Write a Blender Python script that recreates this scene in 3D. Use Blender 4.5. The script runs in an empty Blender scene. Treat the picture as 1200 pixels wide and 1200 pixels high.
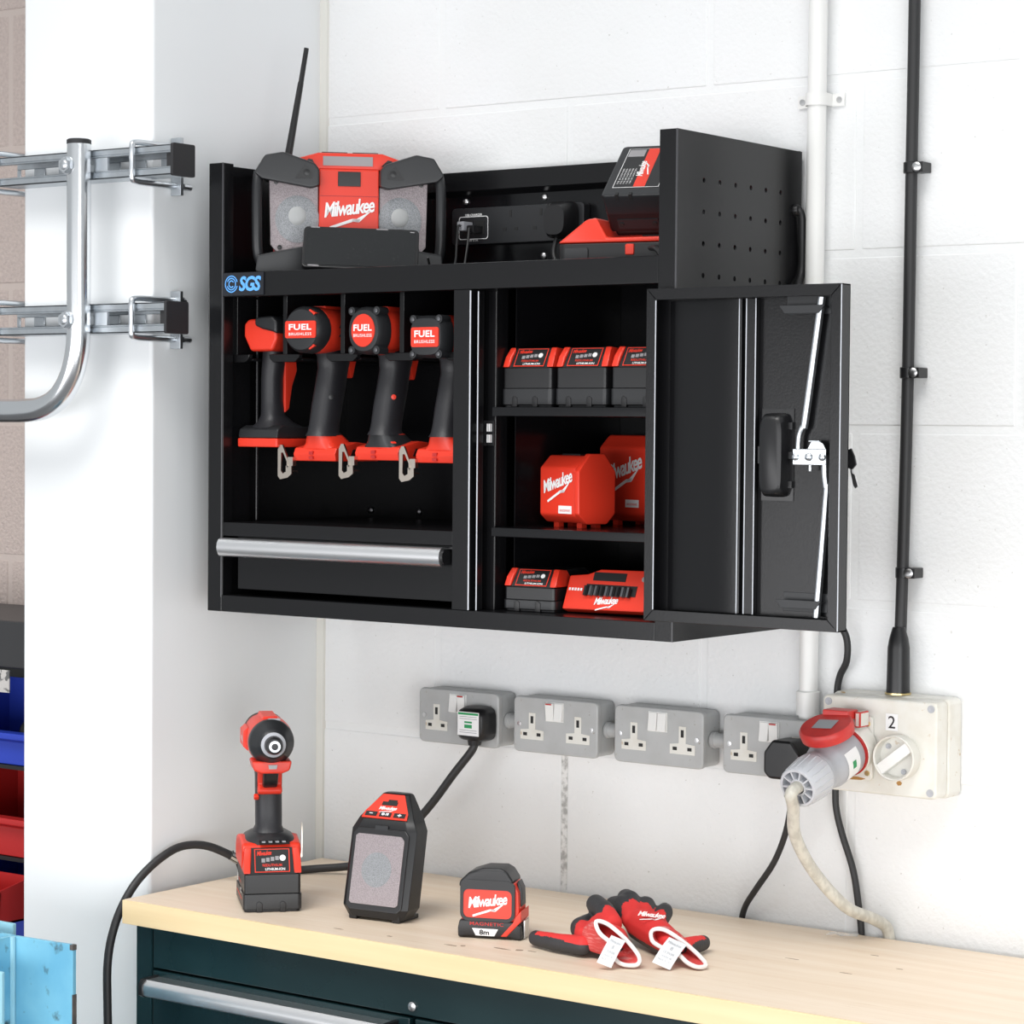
import bpy, bmesh, math, random
from mathutils import Vector, Matrix, Euler
random.seed(7)
PI = math.pi
def D(a): return math.radians(a)
S = bpy.context.scene
COL = S.collection

# ------------------------------------------------------------------ camera
cam_d = bpy.data.cameras.new('camera'); cam = bpy.data.objects.new('camera', cam_d); COL.objects.link(cam)
_r = Vector((0.80897, 0.58779, 0.00836)); _u = Vector((-0.02716, 0.02317, 0.99936)); _f = Vector((-0.58722, 0.80868, -0.03471))
_m = Matrix((_r, _u, -_f)).transposed().to_4x4()
_m.translation = Vector((1.50898, -2.82759, 1.59707))
cam.matrix_world = _m
cam_d.sensor_width = 36.0; cam_d.lens = 36.0 * 2895.46 / 1200.0
cam_d.clip_start = 0.05; cam_d.clip_end = 60
S.camera = cam

# ------------------------------------------------------------------ world and added fill lights
W = bpy.data.worlds.new('world'); S.world = W; W.use_nodes = True
bg = W.node_tree.nodes['Background']; bg.inputs[0].default_value = (0.93, 0.97, 1.0, 1); bg.inputs[1].default_value = 0.52
def area(name, loc, target, sx, sy, power, col=(1, 1, 1)):
    l = bpy.data.lights.new(name, 'AREA'); l.shape = 'RECTANGLE'; l.size = sx; l.size_y = sy; l.energy = power; l.color = col
    o = bpy.data.objects.new(name, l); COL.objects.link(o); o.location = loc
    o.rotation_euler = (Vector(target) - Vector(loc)).to_track_quat('-Z', 'Y').to_euler()
    return o
area('overhead_fill', (-0.1, -2.0, 3.6), (-0.3, -0.55, 0.95), 3.4, 1.2, 17.5, (1, 0.985, 0.96)).data.spread = D(62)  # unseen overhead softbox, beam narrowed to brighten the worktop
area('front_fill', (-0.3, -5.6, 0.80), (-0.4, 0, 0.8), 6.0, 1.6, 148, (0.99, 0.985, 1.0))  # added low frontal fill, no door there; lifts the wall below the cabinet
area('right_fill', (3.4, -3.6, 1.1), (-0.3, -0.3, 0.9), 2.2, 2.0, 80, (0.98, 0.99, 1.0))  # added fill from the right, no window there; brightens surfaces facing right
S.view_settings.view_transform = 'Standard'; S.view_settings.look = 'None'
S.view_settings.gamma = 1.0; S.view_settings.use_curve_mapping = False; S.view_settings.exposure = 0.0

# ------------------------------------------------------------------ materials
MATS = {}
def mat(name, col=(0.5, 0.5, 0.5), rough=0.5, metal=0.0, spec=0.5, bump=None, mottle=None, world=False, alpha=None, trans=0.0, emit=None, coat=0.0, stretch=None, fine=None):
    if name in MATS: return MATS[name]
    m = bpy.data.materials.new(name); m.use_nodes = True; nt = m.node_tree; N = nt.nodes; L = nt.links
    b = N['Principled BSDF']
    b.inputs['Base Color'].default_value = (*col, 1); b.inputs['Roughness'].default_value = rough
    b.inputs['Metallic'].default_value = metal; b.inputs['Specular IOR Level'].default_value = spec
    b.inputs['Coat Weight'].default_value = coat
    if trans: b.inputs['Transmission Weight'].default_value = trans
    if alpha is not None: b.inputs['Alpha'].default_value = alpha
    if emit: b.inputs['Emission Color'].default_value = (*emit[0], 1); b.inputs['Emission Strength'].default_value = emit[1]
    def coord():
        if world: return N.new('ShaderNodeNewGeometry').outputs['Position']
        return N.new('ShaderNodeTexCoord').outputs['Object']
    def vec():
        c = coord()
        if stretch:
            mp = N.new('ShaderNodeMapping'); mp.inputs['Scale'].default_value = stretch; L.new(c, mp.inputs['Vector']); return mp.outputs[0]
        return c
    if mottle:
        sc, lo, hi, col2 = mottle
        t = N.new('ShaderNodeTexNoise'); t.inputs['Scale'].default_value = sc; t.inputs['Detail'].default_value = 6; L.new(vec(), t.inputs['Vector'])
        r = N.new('ShaderNodeValToRGB'); r.color_ramp.elements[0].position = lo; r.color_ramp.elements[1].position = hi
        r.color_ramp.elements[0].color = (*col, 1); r.color_ramp.elements[1].color = (*col2, 1)
        L.new(t.outputs['Fac'], r.inputs['Fac']); out = r.outputs['Color']
        if fine:
            sc3, lo3, hi3, col3 = fine
            t3 = N.new('ShaderNodeTexNoise'); t3.inputs['Scale'].default_value = sc3; t3.inputs['Detail'].default_value = 3; L.new(vec(), t3.inputs['Vector'])
            r3 = N.new('ShaderNodeMapRange'); r3.inputs['From Min'].default_value = lo3; r3.inputs['From Max'].default_value = hi3; L.new(t3.outputs['Fac'], r3.inputs['Value'])
            mx = N.new('ShaderNodeMix'); mx.data_type = 'RGBA'; L.new(r3.outputs[0], mx.inputs['Factor']); L.new(out, mx.inputs['A']); mx.inputs['B'].default_value = (*col3, 1); out = mx.outputs['Result']
        L.new(out, b.inputs['Base Color'])
    if bump:
        sc, st, dist = bump
        t = N.new('ShaderNodeTexNoise'); t.inputs['Scale'].default_value = sc; t.inputs['Detail'].default_value = 4; L.new(vec(), t.inputs['Vector'])
        bp = N.new('ShaderNodeBump'); bp.inputs['Strength'].default_value = st; bp.inputs['Distance'].default_value = dist
        L.new(t.outputs['Fac'], bp.inputs['Height']); L.new(bp.outputs[0], b.inputs['Normal'])
    MATS[name] = m
    return m
RED = (0.74, 0.040, 0.018)
M_wall = mat('white_painted_block', (0.83, 0.84, 0.845), 0.6, bump=(150, 0.38, 0.003), mottle=(5, 0.35, 0.75, (0.80, 0.805, 0.80)), fine=(170, 0.685, 0.75, (0.60, 0.60, 0.58)), world=True)
M_mortar = mat('white_painted_mortar', (0.82, 0.83, 0.83), 0.65, bump=(120, 0.3, 0.003), world=True)
M_mortp = mat('beige_mortar', (0.55, 0.47, 0.43), 0.8, bump=(120, 0.3, 0.003), world=True)
M_pink = mat('beige_block', (0.56, 0.47, 0.43), 0.8, bump=(190, 0.7, 0.004), mottle=(160, 0.35, 0.7, (0.47, 0.39, 0.36)), world=True)
M_col = mat('white_gloss_paint', (0.84, 0.86, 0.87), 0.35, bump=(14, 0.05, 0.004), world=True)
M_trim = mat('cream_sealant', (0.74, 0.73, 0.68), 0.6, world=True)
M_floor = mat('grey_concrete', (0.22, 0.22, 0.22), 0.6, bump=(40, 0.2, 0.003), mottle=(3, 0.3, 0.7, (0.16, 0.16, 0.165)))
M_pc = mat('black_powder_coat', (0.006, 0.006, 0.0068), 0.26, spec=0.36, bump=(420, 0.14, 0.0007), world=True)
M_pcs = mat('black_gloss_steel', (0.005, 0.005, 0.006), 0.17, spec=0.4)
M_edge = mat('paler_black_edge', (0.05, 0.05, 0.055), 0.3)  # slightly paler black for the thin lines along the panel edges
M_alu = mat('brushed_aluminium', (0.90, 0.90, 0.91), 0.34, 1.0, bump=(300, 0.05, 0.0005), stretch=(0.05, 1, 1))
M_galv = mat('galvanised_steel', (0.60, 0.64, 0.67), 0.38, 1.0, mottle=(60, 0.3, 0.7, (0.52, 0.55, 0.58)))
M_zinc = mat('bright_zinc', (0.70, 0.73, 0.76), 0.34, 1.0)
M_red = mat('red_plastic', RED, 0.36, spec=0.45)
M_redd = mat('deep_red_plastic', (0.45, 0.015, 0.012), 0.4)
M_redb = mat('bin_red_plastic', (0.42, 0.016, 0.016), 0.38)
M_blueb = mat('bin_blue_plastic', (0.02, 0.05, 0.42), 0.38)
M_blk = mat('black_plastic', (0.009, 0.009, 0.010), 0.36, bump=(600, 0.1, 0.0005))
M_gry = mat('charcoal_plastic', (0.017, 0.018, 0.020), 0.38, bump=(600, 0.12, 0.0005))
M_rub = mat('black_rubber_grip', (0.017, 0.017, 0.020), 0.45, bump=(350, 0.25, 0.0008))
M_cab = mat('black_cable_rubber', (0.02, 0.02, 0.021), 0.5)
M_white = mat('white_print', (0.85, 0.85, 0.85), 0.5)
M_wpl = mat('white_plastic', (0.82, 0.82, 0.8), 0.35)
M_wpla = mat('aged_white_plastic', (0.74, 0.73, 0.68), 0.4, mottle=(22, 0.48, 0.72, (0.66, 0.63, 0.55)), fine=(75, 0.68, 0.76, (0.48, 0.34, 0.18)))
M_stain = mat('rust_stain', (0.42, 0.22, 0.06), 0.6)
M_metal = mat('plain_steel', (0.6, 0.6, 0.6), 0.3, 1.0)
M_dmet = mat('dark_steel', (0.2, 0.2, 0.21), 0.35, 1.0)
M_brass = mat('brass', (0.75, 0.6, 0.3), 0.3, 1.0)
M_hook = mat('nickel_hook', (0.62, 0.55, 0.48), 0.3, 1.0)
M_sock = mat('grey_painted_metal', (0.44, 0.45, 0.45), 0.42, mottle=(30, 0.4, 0.75, (0.39, 0.395, 0.39)), fine=(170, 0.7, 0.76, (0.28, 0.25, 0.21)))
M_gpl = mat('grey_plug_plastic', (0.42, 0.43, 0.46), 0.4)
M_gpl2 = mat('pale_grey_plug_plastic', (0.54, 0.55, 0.58), 0.4)
M_clear = mat('clear_braided_cable', (0.62, 0.6, 0.53), 0.3, mottle=(120, 0.4, 0.6, (0.5, 0.48, 0.42)), stretch=(1, 1, 0.6))
M_hole = mat('dark_hole', (0.01, 0.01, 0.01), 0.6)
M_green = mat('green_print', (0.02, 0.3, 0.1), 0.5)
M_blue = mat('badge_blue', (0.12, 0.42, 0.95), 0.5, emit=((0.12, 0.42, 0.95), 0.0))
M_bband = mat('badge_black', (0.012, 0.014, 0.02), 0.3)
M_grille = mat('speaker_mesh', (0.36, 0.315, 0.325), 0.45, 0.4, bump=(900, 0.5, 0.001), mottle=(900, 0.45, 0.6, (0.25, 0.215, 0.225)))
M_grille2 = mat('speaker_mesh_centre', (0.31, 0.32, 0.335), 0.45, 0.4, bump=(900, 0.5, 0.001), mottle=(900, 0.45, 0.6, (0.20, 0.21, 0.22)))
M_cone = mat('pale_speaker_cone', (0.40, 0.41, 0.41), 0.45)
M_lcd = mat('grey_display', (0.3, 0.29, 0.3), 0.25)
M_phone = mat('dark_phone_glass', (0.012, 0.013, 0.014), 0.25, mottle=(300, 0.66, 0.72, (0.04, 0.04, 0.04)))
M_wood = mat('pale_maple_top', (0.80, 0.68, 0.55), 0.5, mottle=(7, 0.3, 0.75, (0.72, 0.575, 0.43)), stretch=(0.35, 6, 6), fine=(38, 0.62, 0.85, (0.62, 0.45, 0.30)), world=True)
M_woode = mat('maple_front_shade', (0.82, 0.66, 0.40), 0.45, mottle=(6, 0.3, 0.75, (0.74, 0.56, 0.31)), stretch=(0.4, 3, 9), world=True)  # same maple as the top; front-face shading painted in as yellower colour
M_teal = mat('dark_teal_paint', (0.006, 0.02, 0.023), 0.22, spec=0.5, mottle=(5, 0.4, 0.8, (0.012, 0.03, 0.033)))
M_blk2 = mat('black_end_cap', (0.02, 0.02, 0.022), 0.6)
M_cyan = mat('light_blue_paint', (0.22, 0.54, 0.70), 0.45, mottle=(14, 0.35, 0.72, (0.14, 0.42, 0.61)), fine=(45, 0.60, 0.72, (0.06, 0.10, 0.11)))
M_rustd = mat('grimy_steel', (0.12, 0.1, 0.09), 0.6, mottle=(40, 0.4, 0.6, (0.05, 0.05, 0.05)))
M_knit = mat('red_knit', (0.66, 0.03, 0.028), 0.75, bump=(500, 0.4, 0.001))
M_knit2 = mat('red_knit_cuff', (0.60, 0.06, 0.055), 0.8, bump=(250, 0.6, 0.001), mottle=(60, 0.5, 0.75, (0.72, 0.28, 0.27)), stretch=(1, 1, 8))
M_dip = mat('black_nitrile', (0.03, 0.03, 0.033), 0.6, bump=(300, 0.3, 0.001))
M_hem = mat('white_hem', (0.78, 0.74, 0.72), 0.8, bump=(400, 0.4, 0.001))
M_tag = mat('white_tag', (0.68, 0.69, 0.71), 0.6)
M_inkg = mat('grey_ink', (0.34, 0.35, 0.37), 0.6)
M_tape = mat('clear_tape', (0.9, 0.9, 0.88), 0.2, alpha=0.35)

# ------------------------------------------------------------------ mesh builder
TXT = {}
def text_geo(s, shear, offset, space):
    k = (s, shear, offset, space)
    if k not in TXT:
        cu = bpy.data.curves.new('t', 'FONT'); cu.body = s; cu.size = 1; cu.shear = shear; cu.offset = offset; cu.space_character = space
        cu.resolution_u = 3; cu.align_x = 'LEFT'
        o = bpy.data.objects.new('t', cu); me = bpy.data.meshes.new_from_object(o)
        vs = [v.co.copy() for v in me.vertices]; fs = [tuple(p.vertices) for p in me.polygons]
        bpy.data.objects.remove(o); bpy.data.curves.remove(cu); bpy.data.meshes.remove(me)
        x0 = min(v.x for v in vs); x1 = max(v.x for v in vs); y0 = min(v.y for v in vs); y1 = max(v.y for v in vs)
        TXT[k] = (vs, fs, x0, x1, y0, y1)
    return TXT[k]
class MB:
    def __init__(s): s.v = []; s.f = []; s.k = []; s.m = 0; s.M = Matrix()
    def at(s, loc=(0, 0, 0), rot=(0, 0, 0)): s.M = Matrix.Translation(Vector(loc)) @ Euler([D(a) for a in rot]).to_matrix().to_4x4(); return s
    def mi(s, i): s.m = i; return s
    def add(s, vs, fs):
        b = len(s.v); s.v += [s.M @ Vector(p) for p in vs]
        for f in fs: s.f.append(tuple(b + i for i in f)); s.k.append(s.m)
        return s
    def box(s, x0, x1, y0, y1, z0, z1):
        vs = [(x, y, z) for x in (x0, x1) for y in (y0, y1) for z in (z0, z1)]
        return s.add(vs, [(0, 1, 3, 2), (4, 6, 7, 5), (0, 4, 5, 1), (2, 3, 7, 6), (0, 2, 6, 4), (1, 5, 7, 3)])
    def prism(s, pts, axis, a, b, pts2=None):
        pts2 = pts2 or pts
        def P(p, t): return (t, p[0], p[1]) if axis == 'x' else ((p[0], t, p[1]) if axis == 'y' else (p[0], p[1], t))
        n = len(pts); vs = [P(p, a) for p in pts] + [P(p, b) for p in pts2]
        return s.add(vs, [tuple(range(n)), tuple(range(2 * n - 1, n - 1, -1))] + [(i, (i + 1) % n, n + (i + 1) % n, n + i) for i in range(n)])
    def rings(s, R, cap0=True, cap1=True, closed=False):
        n = len(R[0]); vs = [p for r in R for p in r]; fs = []
        m = len(R)
        for i in range(m if closed else m - 1):
            a = i * n; b = ((i + 1) % m) * n
            for j in range(n): fs.append((a + j, a + (j + 1) % n, b + (j + 1) % n, b + j))
        if not closed:
            if cap0: fs.append(tuple(range(n)))
            if cap1: fs.append(tuple((m - 1) * n + j for j in range(n)))
        return s.add(vs, fs)
    def cyl(s, p0, p1, r0, r1=None, n=18, caps=True):
        return s.tube([p0, p1], [r0, r0 if r1 is None else r1], n, caps)
    def tube(s, path, r, n=12, caps=True, closed=False):
        P = [Vector(p) for p in path]; m = len(P); rr = r if isinstance(r, (list, tuple)) else [r] * m
        T = []
        for i in range(m):
            if closed: t = P[(i + 1) % m] - P[i - 1]
            else: t = P[min(i + 1, m - 1)] - P[max(i - 1, 0)]
            T.append(t.normalized() if t.length > 1e-9 else (T[-1] if T else Vector((0, 0, 1))))
        a = Vector((0, 0, 1)) if abs(T[0].z) < 0.9 else Vector((1, 0, 0))
        u = (a - T[0] * a.dot(T[0])).normalized(); R = []
        for i in range(m):
            u = (u - T[i] * u.dot(T[i])).normalized(); w = T[i].cross(u)
            R.append([P[i] + (u * math.cos(2 * PI * j / n) + w * math.sin(2 * PI * j / n)) * rr[i] for j in range(n)])
        return s.rings(R, caps, caps, closed)
    def lathe(s, prof, p0, d, n=24):
        p0 = Vector(p0); d = Vector(d).normalized(); a = Vector((0, 0, 1)) if abs(d.z) < 0.9 else Vector((1, 0, 0))
        u = (a - d * a.dot(d)).normalized(); w = d.cross(u)
        return s.rings([[p0 + d * h + (u * math.cos(2 * PI * j / n) + w * math.sin(2 * PI * j / n)) * max(r, 1e-5) for j in range(n)] for r, h in prof])
    def sph(s, c, r, sc=(1, 1, 1), n=12):
        c = Vector(c); R = []
        for i in range(1, n // 2 + 2):
            th = PI * (i - 0.5) / (n // 2 + 1)
            R.append([c + Vector((sc[0] * r * math.sin(th) * math.cos(2 * PI * j / n), sc[1] * r * math.sin(th) * math.sin(2 * PI * j / n), -sc[2] * r * math.cos(th))) for j in range(n)])
        return s.rings(R)
    def text(s, t, width=None, height=None, pos=(0, 0, 0), rot=0, shear=0, offset=0.0, space=1.0):
        vs, fs, x0, x1, y0, y1 = text_geo(t, shear, offset, space)
        sx = width / (x1 - x0) if width else None; sy = height / (y1 - y0) if height else None
        sx = sx or sy; sy = sy or sx
        c, q = math.cos(D(rot)), math.sin(D(rot)); out = []
        for v in vs:
            x = (v.x - (x0 + x1) / 2) * sx; y = (v.y - (y0 + y1) / 2) * sy
            out.append((pos[0] + c * x - q * y, pos[1] + q * x + c * y, pos[2]))
        return s.add(out, fs)
    def logo(s, w, z=0.0004, rot=9):
        # script word with a lightning stroke under it, in the local XY plane
        s.text('Milwaukee', width=w, height=w * 0.27, pos=(0, w * 0.06, z), rot=rot, shear=0.32, offset=0.022, space=0.86)
        c, q = math.cos(D(rot + 3)), math.sin(D(rot + 3))
        pts = [(-.42, -.20), (.05, -.13), (.02, -.18), (.45, -.04), (.16, -.215), (.19, -.165), (-.42, -.27 + .02)]
        pts = [(p[0] * w * c - p[1] * w * q, p[0] * w * q + p[1] * w * c) for p in pts]
        # as quads/tris so that the concave outline fills well
        A = pts
        return s.add([(p[0], p[1] - w * 0.02, z) for p in A], [(0, 1, 5, 6), (1, 2, 4, 5), (2, 3, 4)])
    def build(s, name, mats, parent=None, bevel=0.0, seg=2, ang=38, kind=None, label=None, flat=False):
        me = bpy.data.meshes.new(name); me.from_pydata([tuple(v) for v in s.v], [], s.f)
        for m in (mats if isinstance(mats, (list, tuple)) else [mats]): me.materials.append(m)
        me.polygons.foreach_set('material_index', s.k)
        bm = bmesh.new(); bm.from_mesh(me)
        bmesh.ops.recalc_face_normals(bm, faces=bm.faces[:])
        if bevel:
            es = [e for e in bm.edges if e.is_manifold and e.calc_face_angle(0) > D(28)]
            bmesh.ops.bevel(bm, geom=es, offset=bevel, segments=seg, profile=0.5, affect='EDGES', clamp_overlap=True)
        for f in bm.faces: f.smooth = not flat
        for e in bm.edges:
            if e.is_manifold and e.calc_face_angle(0) > D(ang): e.smooth = False
        bm.to_mesh(me); bm.free()
        o = bpy.data.objects.new(name, me); COL.objects.link(o); o.parent = parent
        if bevel: wn = o.modifiers.new('weighted_normal', 'WEIGHTED_NORMAL'); wn.keep_sharp = True; wn.weight = 60
        if kind: o['kind'] = kind
        if label: o['label'] = label
        return o
def thing(name, label, cat, loc=(0, 0, 0), rz=0, group=None):
    o = bpy.data.objects.new(name, None); COL.objects.link(o); o.empty_display_size = 0.05
    o.location = loc; o.rotation_euler = (0, 0, D(rz)); o['label'] = label; o['category'] = cat
    if group: o['group'] = group
    return o
def tag(o, label, cat, group=None):
    o['label'] = label; o['category'] = cat
    if group: o['group'] = group
    return o
def smooth_path(pts, n=8, closed=False):
    P = [Vector(p) for p in pts]; m = len(P); out = []
    for i in range(m if closed else m - 1):
        if closed: a, b, c, d = P[i - 1], P[i], P[(i + 1) % m], P[(i + 2) % m]
        else: a, b, c, d = P[max(i - 1, 0)], P[i], P[i + 1], P[min(i + 2, m - 1)]
        for k in range(n):
            t = k / n
            out.append(0.5 * ((2 * b) + (c - a) * t + (2 * a - 5 * b + 4 * c - d) * t * t + (3 * b - a - 3 * c + d) * t ** 3))
    if not closed: out.append(P[-1])
    return out
def ring_z(z, cx, cy, rx, ry, p=2.0, n=24):
    out = []
    for j in range(n):
        a = 2 * PI * j / n; c, q = math.cos(a), math.sin(a)
        out.append((cx + rx * math.copysign(abs(c) ** (2 / p), c), cy + ry * math.copysign(abs(q) ** (2 / p), q), z))
    return out
def ring_y(y, cx, cz, rx, rz, p=2.0, n=24):
    return [(a, y, b) for a, b, _ in ring_z(0, cx, cz, rx, rz, p, n)]
def rrect(x0, x1, y0, y1, r, n=4):
    out = []
    for cx, cy, a0 in ((x1 - r, y1 - r, 0), (x0 + r, y1 - r, 90), (x0 + r, y0 + r, 180), (x1 - r, y0 + r, 270)):
        for k in range(n + 1):
            a = D(a0 + 90 * k / n); out.append((cx + r * math.cos(a), cy + r * math.sin(a)))
    return out

# ================================================================== ROOM SHELL
ZR = 2.0469                                  # a bed joint of the block wall
def struct(o): o['kind'] = 'structure'; return o
struct(MB().box(-4, 4, -6, 0.1, -0.1, 0.0).build('floor', M_floor))
wall = struct(MB().box(-1.03, 2.4, 0.0014, 0.12, 0.0, 2.8).build('wall_back', [M_mortar]))
wall_l = struct(MB().box(-3.0, -1.0301, 0.0014, 0.12, 0.0, 2.8).build('wall_left', [M_mortp]))
def block_mesh(w, m):
    b = MB().box(-w / 2, w / 2, 0.0, 0.012, -0.1075, 0.1075)
    o = b.build('block', m, wall_l if m is M_pink else wall, bevel=0.0025, seg=2); return o
base_block = {}
for row in range(-9, 3):
    z = ZR + 0.225 * row + 0.1125
    off = 0.0 if row % 2 else 0.225
    for k in range(-6, 5):
        x = off + 0.45 * k + 0.225
        if x < -2.5 or x > 2.0: continue
        pink = x < -1.02
        key = pink
        if key not in base_block:
            o = block_mesh(0.44, M_pink if pink else M_wall); base_block[key] = o
        else:
            o = base_block[key].copy(); COL.objects.link(o); o.parent = wall_l if pink else wall
        o.location = (x, random.uniform(-0.0005, 0.0005), z)
MB().box(-0.455, -0.445, 0.0003, 0.0016, 0.925, 1.1460).build('mortar_crack', mat('dirty_mortar', (0.78, 0.78, 0.77), 0.8, mottle=(90, 0.45, 0.62, (0.40, 0.40, 0.39)), world=True), wall)
col = struct(MB().prism(rrect(-1.158, -0.902, -0.357, 0.02, 0.006), 'z', 0.0, 2.8).build('wall_pillar', M_col))
struct(MB().prism([(-0.902, -0.004), (-0.889, -0.004), (-0.887, 0.004), (-0.902, 0.004)], 'z', 0.0, 2.8).build('trim_1', M_trim))

# ================================================================== WALL CABINET
XL, XR, YF, YB = -0.8384, -0.0778, -0.3113, -0.010
ZB, ZT = 1.3386, 1.9549
cab = thing('wall_cabinet', 'large black steel wall cabinet with open door, drawer and open top shelf', 'cabinet', (0, 0, 0))
# left side: sheet with a flange folded in at the front, a lip behind it
b = MB(); b.box(XL, XL + 0.002, YF, YB, ZB, ZT); b.box(XL + 0.002, XL + 0.026, YF, YF + 0.002, ZB, ZT); b.box(XL + 0.024, XL + 0.026, YF + 0.002, YF + 0.022, ZB, ZT)
b.build('side_panel', M_pc, cab, bevel=0.0008, seg=1)
# right side with a field of punched holes
def punched(b, x0, x1, y0, y1, z0, z1, ys, zs, r):
    def quad(a0, a1, c0, c1): b.add([(x1, a0, c0), (x1, a1, c0), (x1, a1, c1), (x1, a0, c1)], [(0, 1, 2, 3)]); b.add([(x0, a0, c0), (x0, a1, c0), (x0, a1, c1), (x0, a0, c1)], [(3, 2, 1, 0)])
    h = 0.016
    zc = [z0] + [t for z in sorted(zs) for t in (z - h, z + h)] + [z1]
    for i in range(0, len(zc) - 1, 2): quad(y0, y1, zc[i], zc[i + 1])
    for z in zs:
        yc = [y0] + [t for y in ys for t in (y - h, y + h)] + [y1]
        for i in range(0, len(yc) - 1, 2): quad(yc[i], yc[i + 1], z - h, z + h)
        for y in ys:
            out = [(h, 0), (h, h), (0, h), (-h, h), (-h, 0), (-h, -h), (0, -h), (h, -h)]
            inn = [(r * math.cos(PI * k / 4), r * math.sin(PI * k / 4)) for k in range(8)]
            for X, fl in ((x1, 0), (x0, 1)):
                vs = [(X, y + p, z + q) for p, q in out] + [(X, y + p, z + q) for p, q in inn]
                b.add(vs, [(k, (k + 1) % 8, 8 + (k + 1) % 8, 8 + k) for k in range(8)])
            b.add([(X, y + p, z + q) for X in (x1, x0) for p, q in inn], [(k, (k + 1) % 8, 8 + (k + 1) % 8, 8 + k) for k in range(8)])
    for a in (y0, y1): b.add([(x0, a, z0), (x1, a, z0), (x1, a, z1), (x0, a, z1)], [(0, 1, 2, 3)])
    for c in (z0, z1): b.add([(x0, y0, c), (x1, y0, c), (x1, y1, c), (x0, y1, c)], [(0, 1, 2, 3)])
b = MB(); punched(b, XR - 0.002, XR, YF, YB, ZB, ZT, [-0.2505 + 0.0373 * k for k in range(6)], [1.898 - 0.0385 * k for k in range(5)], 0.0034)
b.box(XR - 0.0252, XR - 0.0021, YF - 0.0002, YF + 0.002, ZB, ZT); b.box(XR - 0.0252, XR - 0.0232, YF + 0.002, YF + 0.022, ZB, ZT)
b.build('side_panel', M_pc, cab)
b = MB(); b.cyl((XR - 0.001, YF + 0.0002, ZB), (XR - 0.001, YF + 0.0002, ZT), 0.0013, n=8); b.build('corner_edge', M_edge, cab); b = MB(); b.cyl((XL + 0.0255, YF + 0.0006, ZB + 0.02), (XL + 0.0255, YF + 0.0006, ZT), 0.0012, n=8)
b.build('corner_edge', M_edge, cab)
# back
MB().box(XL + 0.002, XR - 0.002, -0.014, -0.010, ZB, 1.9558).build('back_panel', M_pcs, cab)
MB().prism([(-0.014, 1.9558), (-0.03, 1.9558), (-0.03, 1.929), (-0.014, 1.922)], 'x', XL + 0.003, XR - 0.003).build('back_rail', M_pc, cab, bevel=0.001)
# top shelf and its front rail
MB().box(XL + 0.002, XR - 0.002, YF + 0.003, -0.014, 1.797, 1.800).build('top_shelf', M_pc, cab)
MB().box(XL + 0.0262, XR - 0.0254, YF - 0.0003, YF + 0.022, 1.7705, 1.8042).build('shelf_rail', M_pc, cab, bevel=0.0015)
# bottom
MB().box(XL + 0.002, XR - 0.002, YF + 0.003, -0.014, 1.3388, 1.3405).build('bottom_panel', M_pc, cab)
MB().box(XL + 0.0262, XR - 0.0254, YF - 0.0003, -0.015, 1.3386, 1.3612).build('bottom_rail', M_pc, cab, bevel=0.001)
# divider post
MB().box(-0.4127, -0.3852, YF - 0.0004, YF + 0.02, 1.3612, 1.7705).build('divider_post', M_pc, cab, bevel=0.001)
b = MB(); b.box(-0.404, -0.393, YF + 0.02, -0.014, 1.3614, 1.797)
b.build('divider_panel', M_pcs, cab)
b = MB(); b.box(-0.3850, -0.3765, YF + 0.016, YF + 0.018, 1.3614, 1.769); b.box(-0.3777, -0.3765, YF + 0.004, YF + 0.018, 1.3614, 1.769); b.box(-0.3785, -0.3660, YF + 0.028, YF + 0.030, 1.3614, 1.769); b.box(-0.393, -0.3665, YF + 0.030, YF + 0.055, 1.3614, 1.797)
b.build('door_stop', M_pc, cab, bevel=0.0006, seg=1)
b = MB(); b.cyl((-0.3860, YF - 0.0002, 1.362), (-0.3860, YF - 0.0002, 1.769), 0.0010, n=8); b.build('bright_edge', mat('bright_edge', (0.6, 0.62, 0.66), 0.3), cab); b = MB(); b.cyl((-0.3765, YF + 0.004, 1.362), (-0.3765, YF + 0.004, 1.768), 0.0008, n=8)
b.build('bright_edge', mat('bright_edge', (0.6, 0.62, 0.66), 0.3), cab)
for x in (-0.3820, -0.3715):
    b = MB(); b.box(x - 0.005, x + 0.005, YF + 0.014 if x < -0.375 else YF + 0.026, YF + 0.029, 1.572, 1.604); b.mi(1)
    for zz in (1.576, 1.590):
        for dx in (-0.0022, 0.0012): b.box(x + dx, x + dx + 0.001, (YF + 0.0135 if x < -0.375 else YF + 0.0255), YF + 0.02, zz, zz + 0.010)
    b.build('magnetic_catch', [M_blk, M_white], cab)
# right compartment shelves
for z in (1.6211, 1.4685):
    MB().box(-0.3535, XR - 0.003, YF + 0.004, -0.0145, z - 0.0115, z).build('inner_shelf', M_pcs, cab, bevel=0.001)
MB().box(-0.3545, -0.3535, YF + 0.055, -0.0145, 1.3614, 1.797).build('inner_wall', M_pcs, cab)
MB().box(XR - 0.0028, XR - 0.0022, YF + 0.03, -0.0145, 1.3614, 1.78).build('inner_wall', M_pcs, cab)
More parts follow.
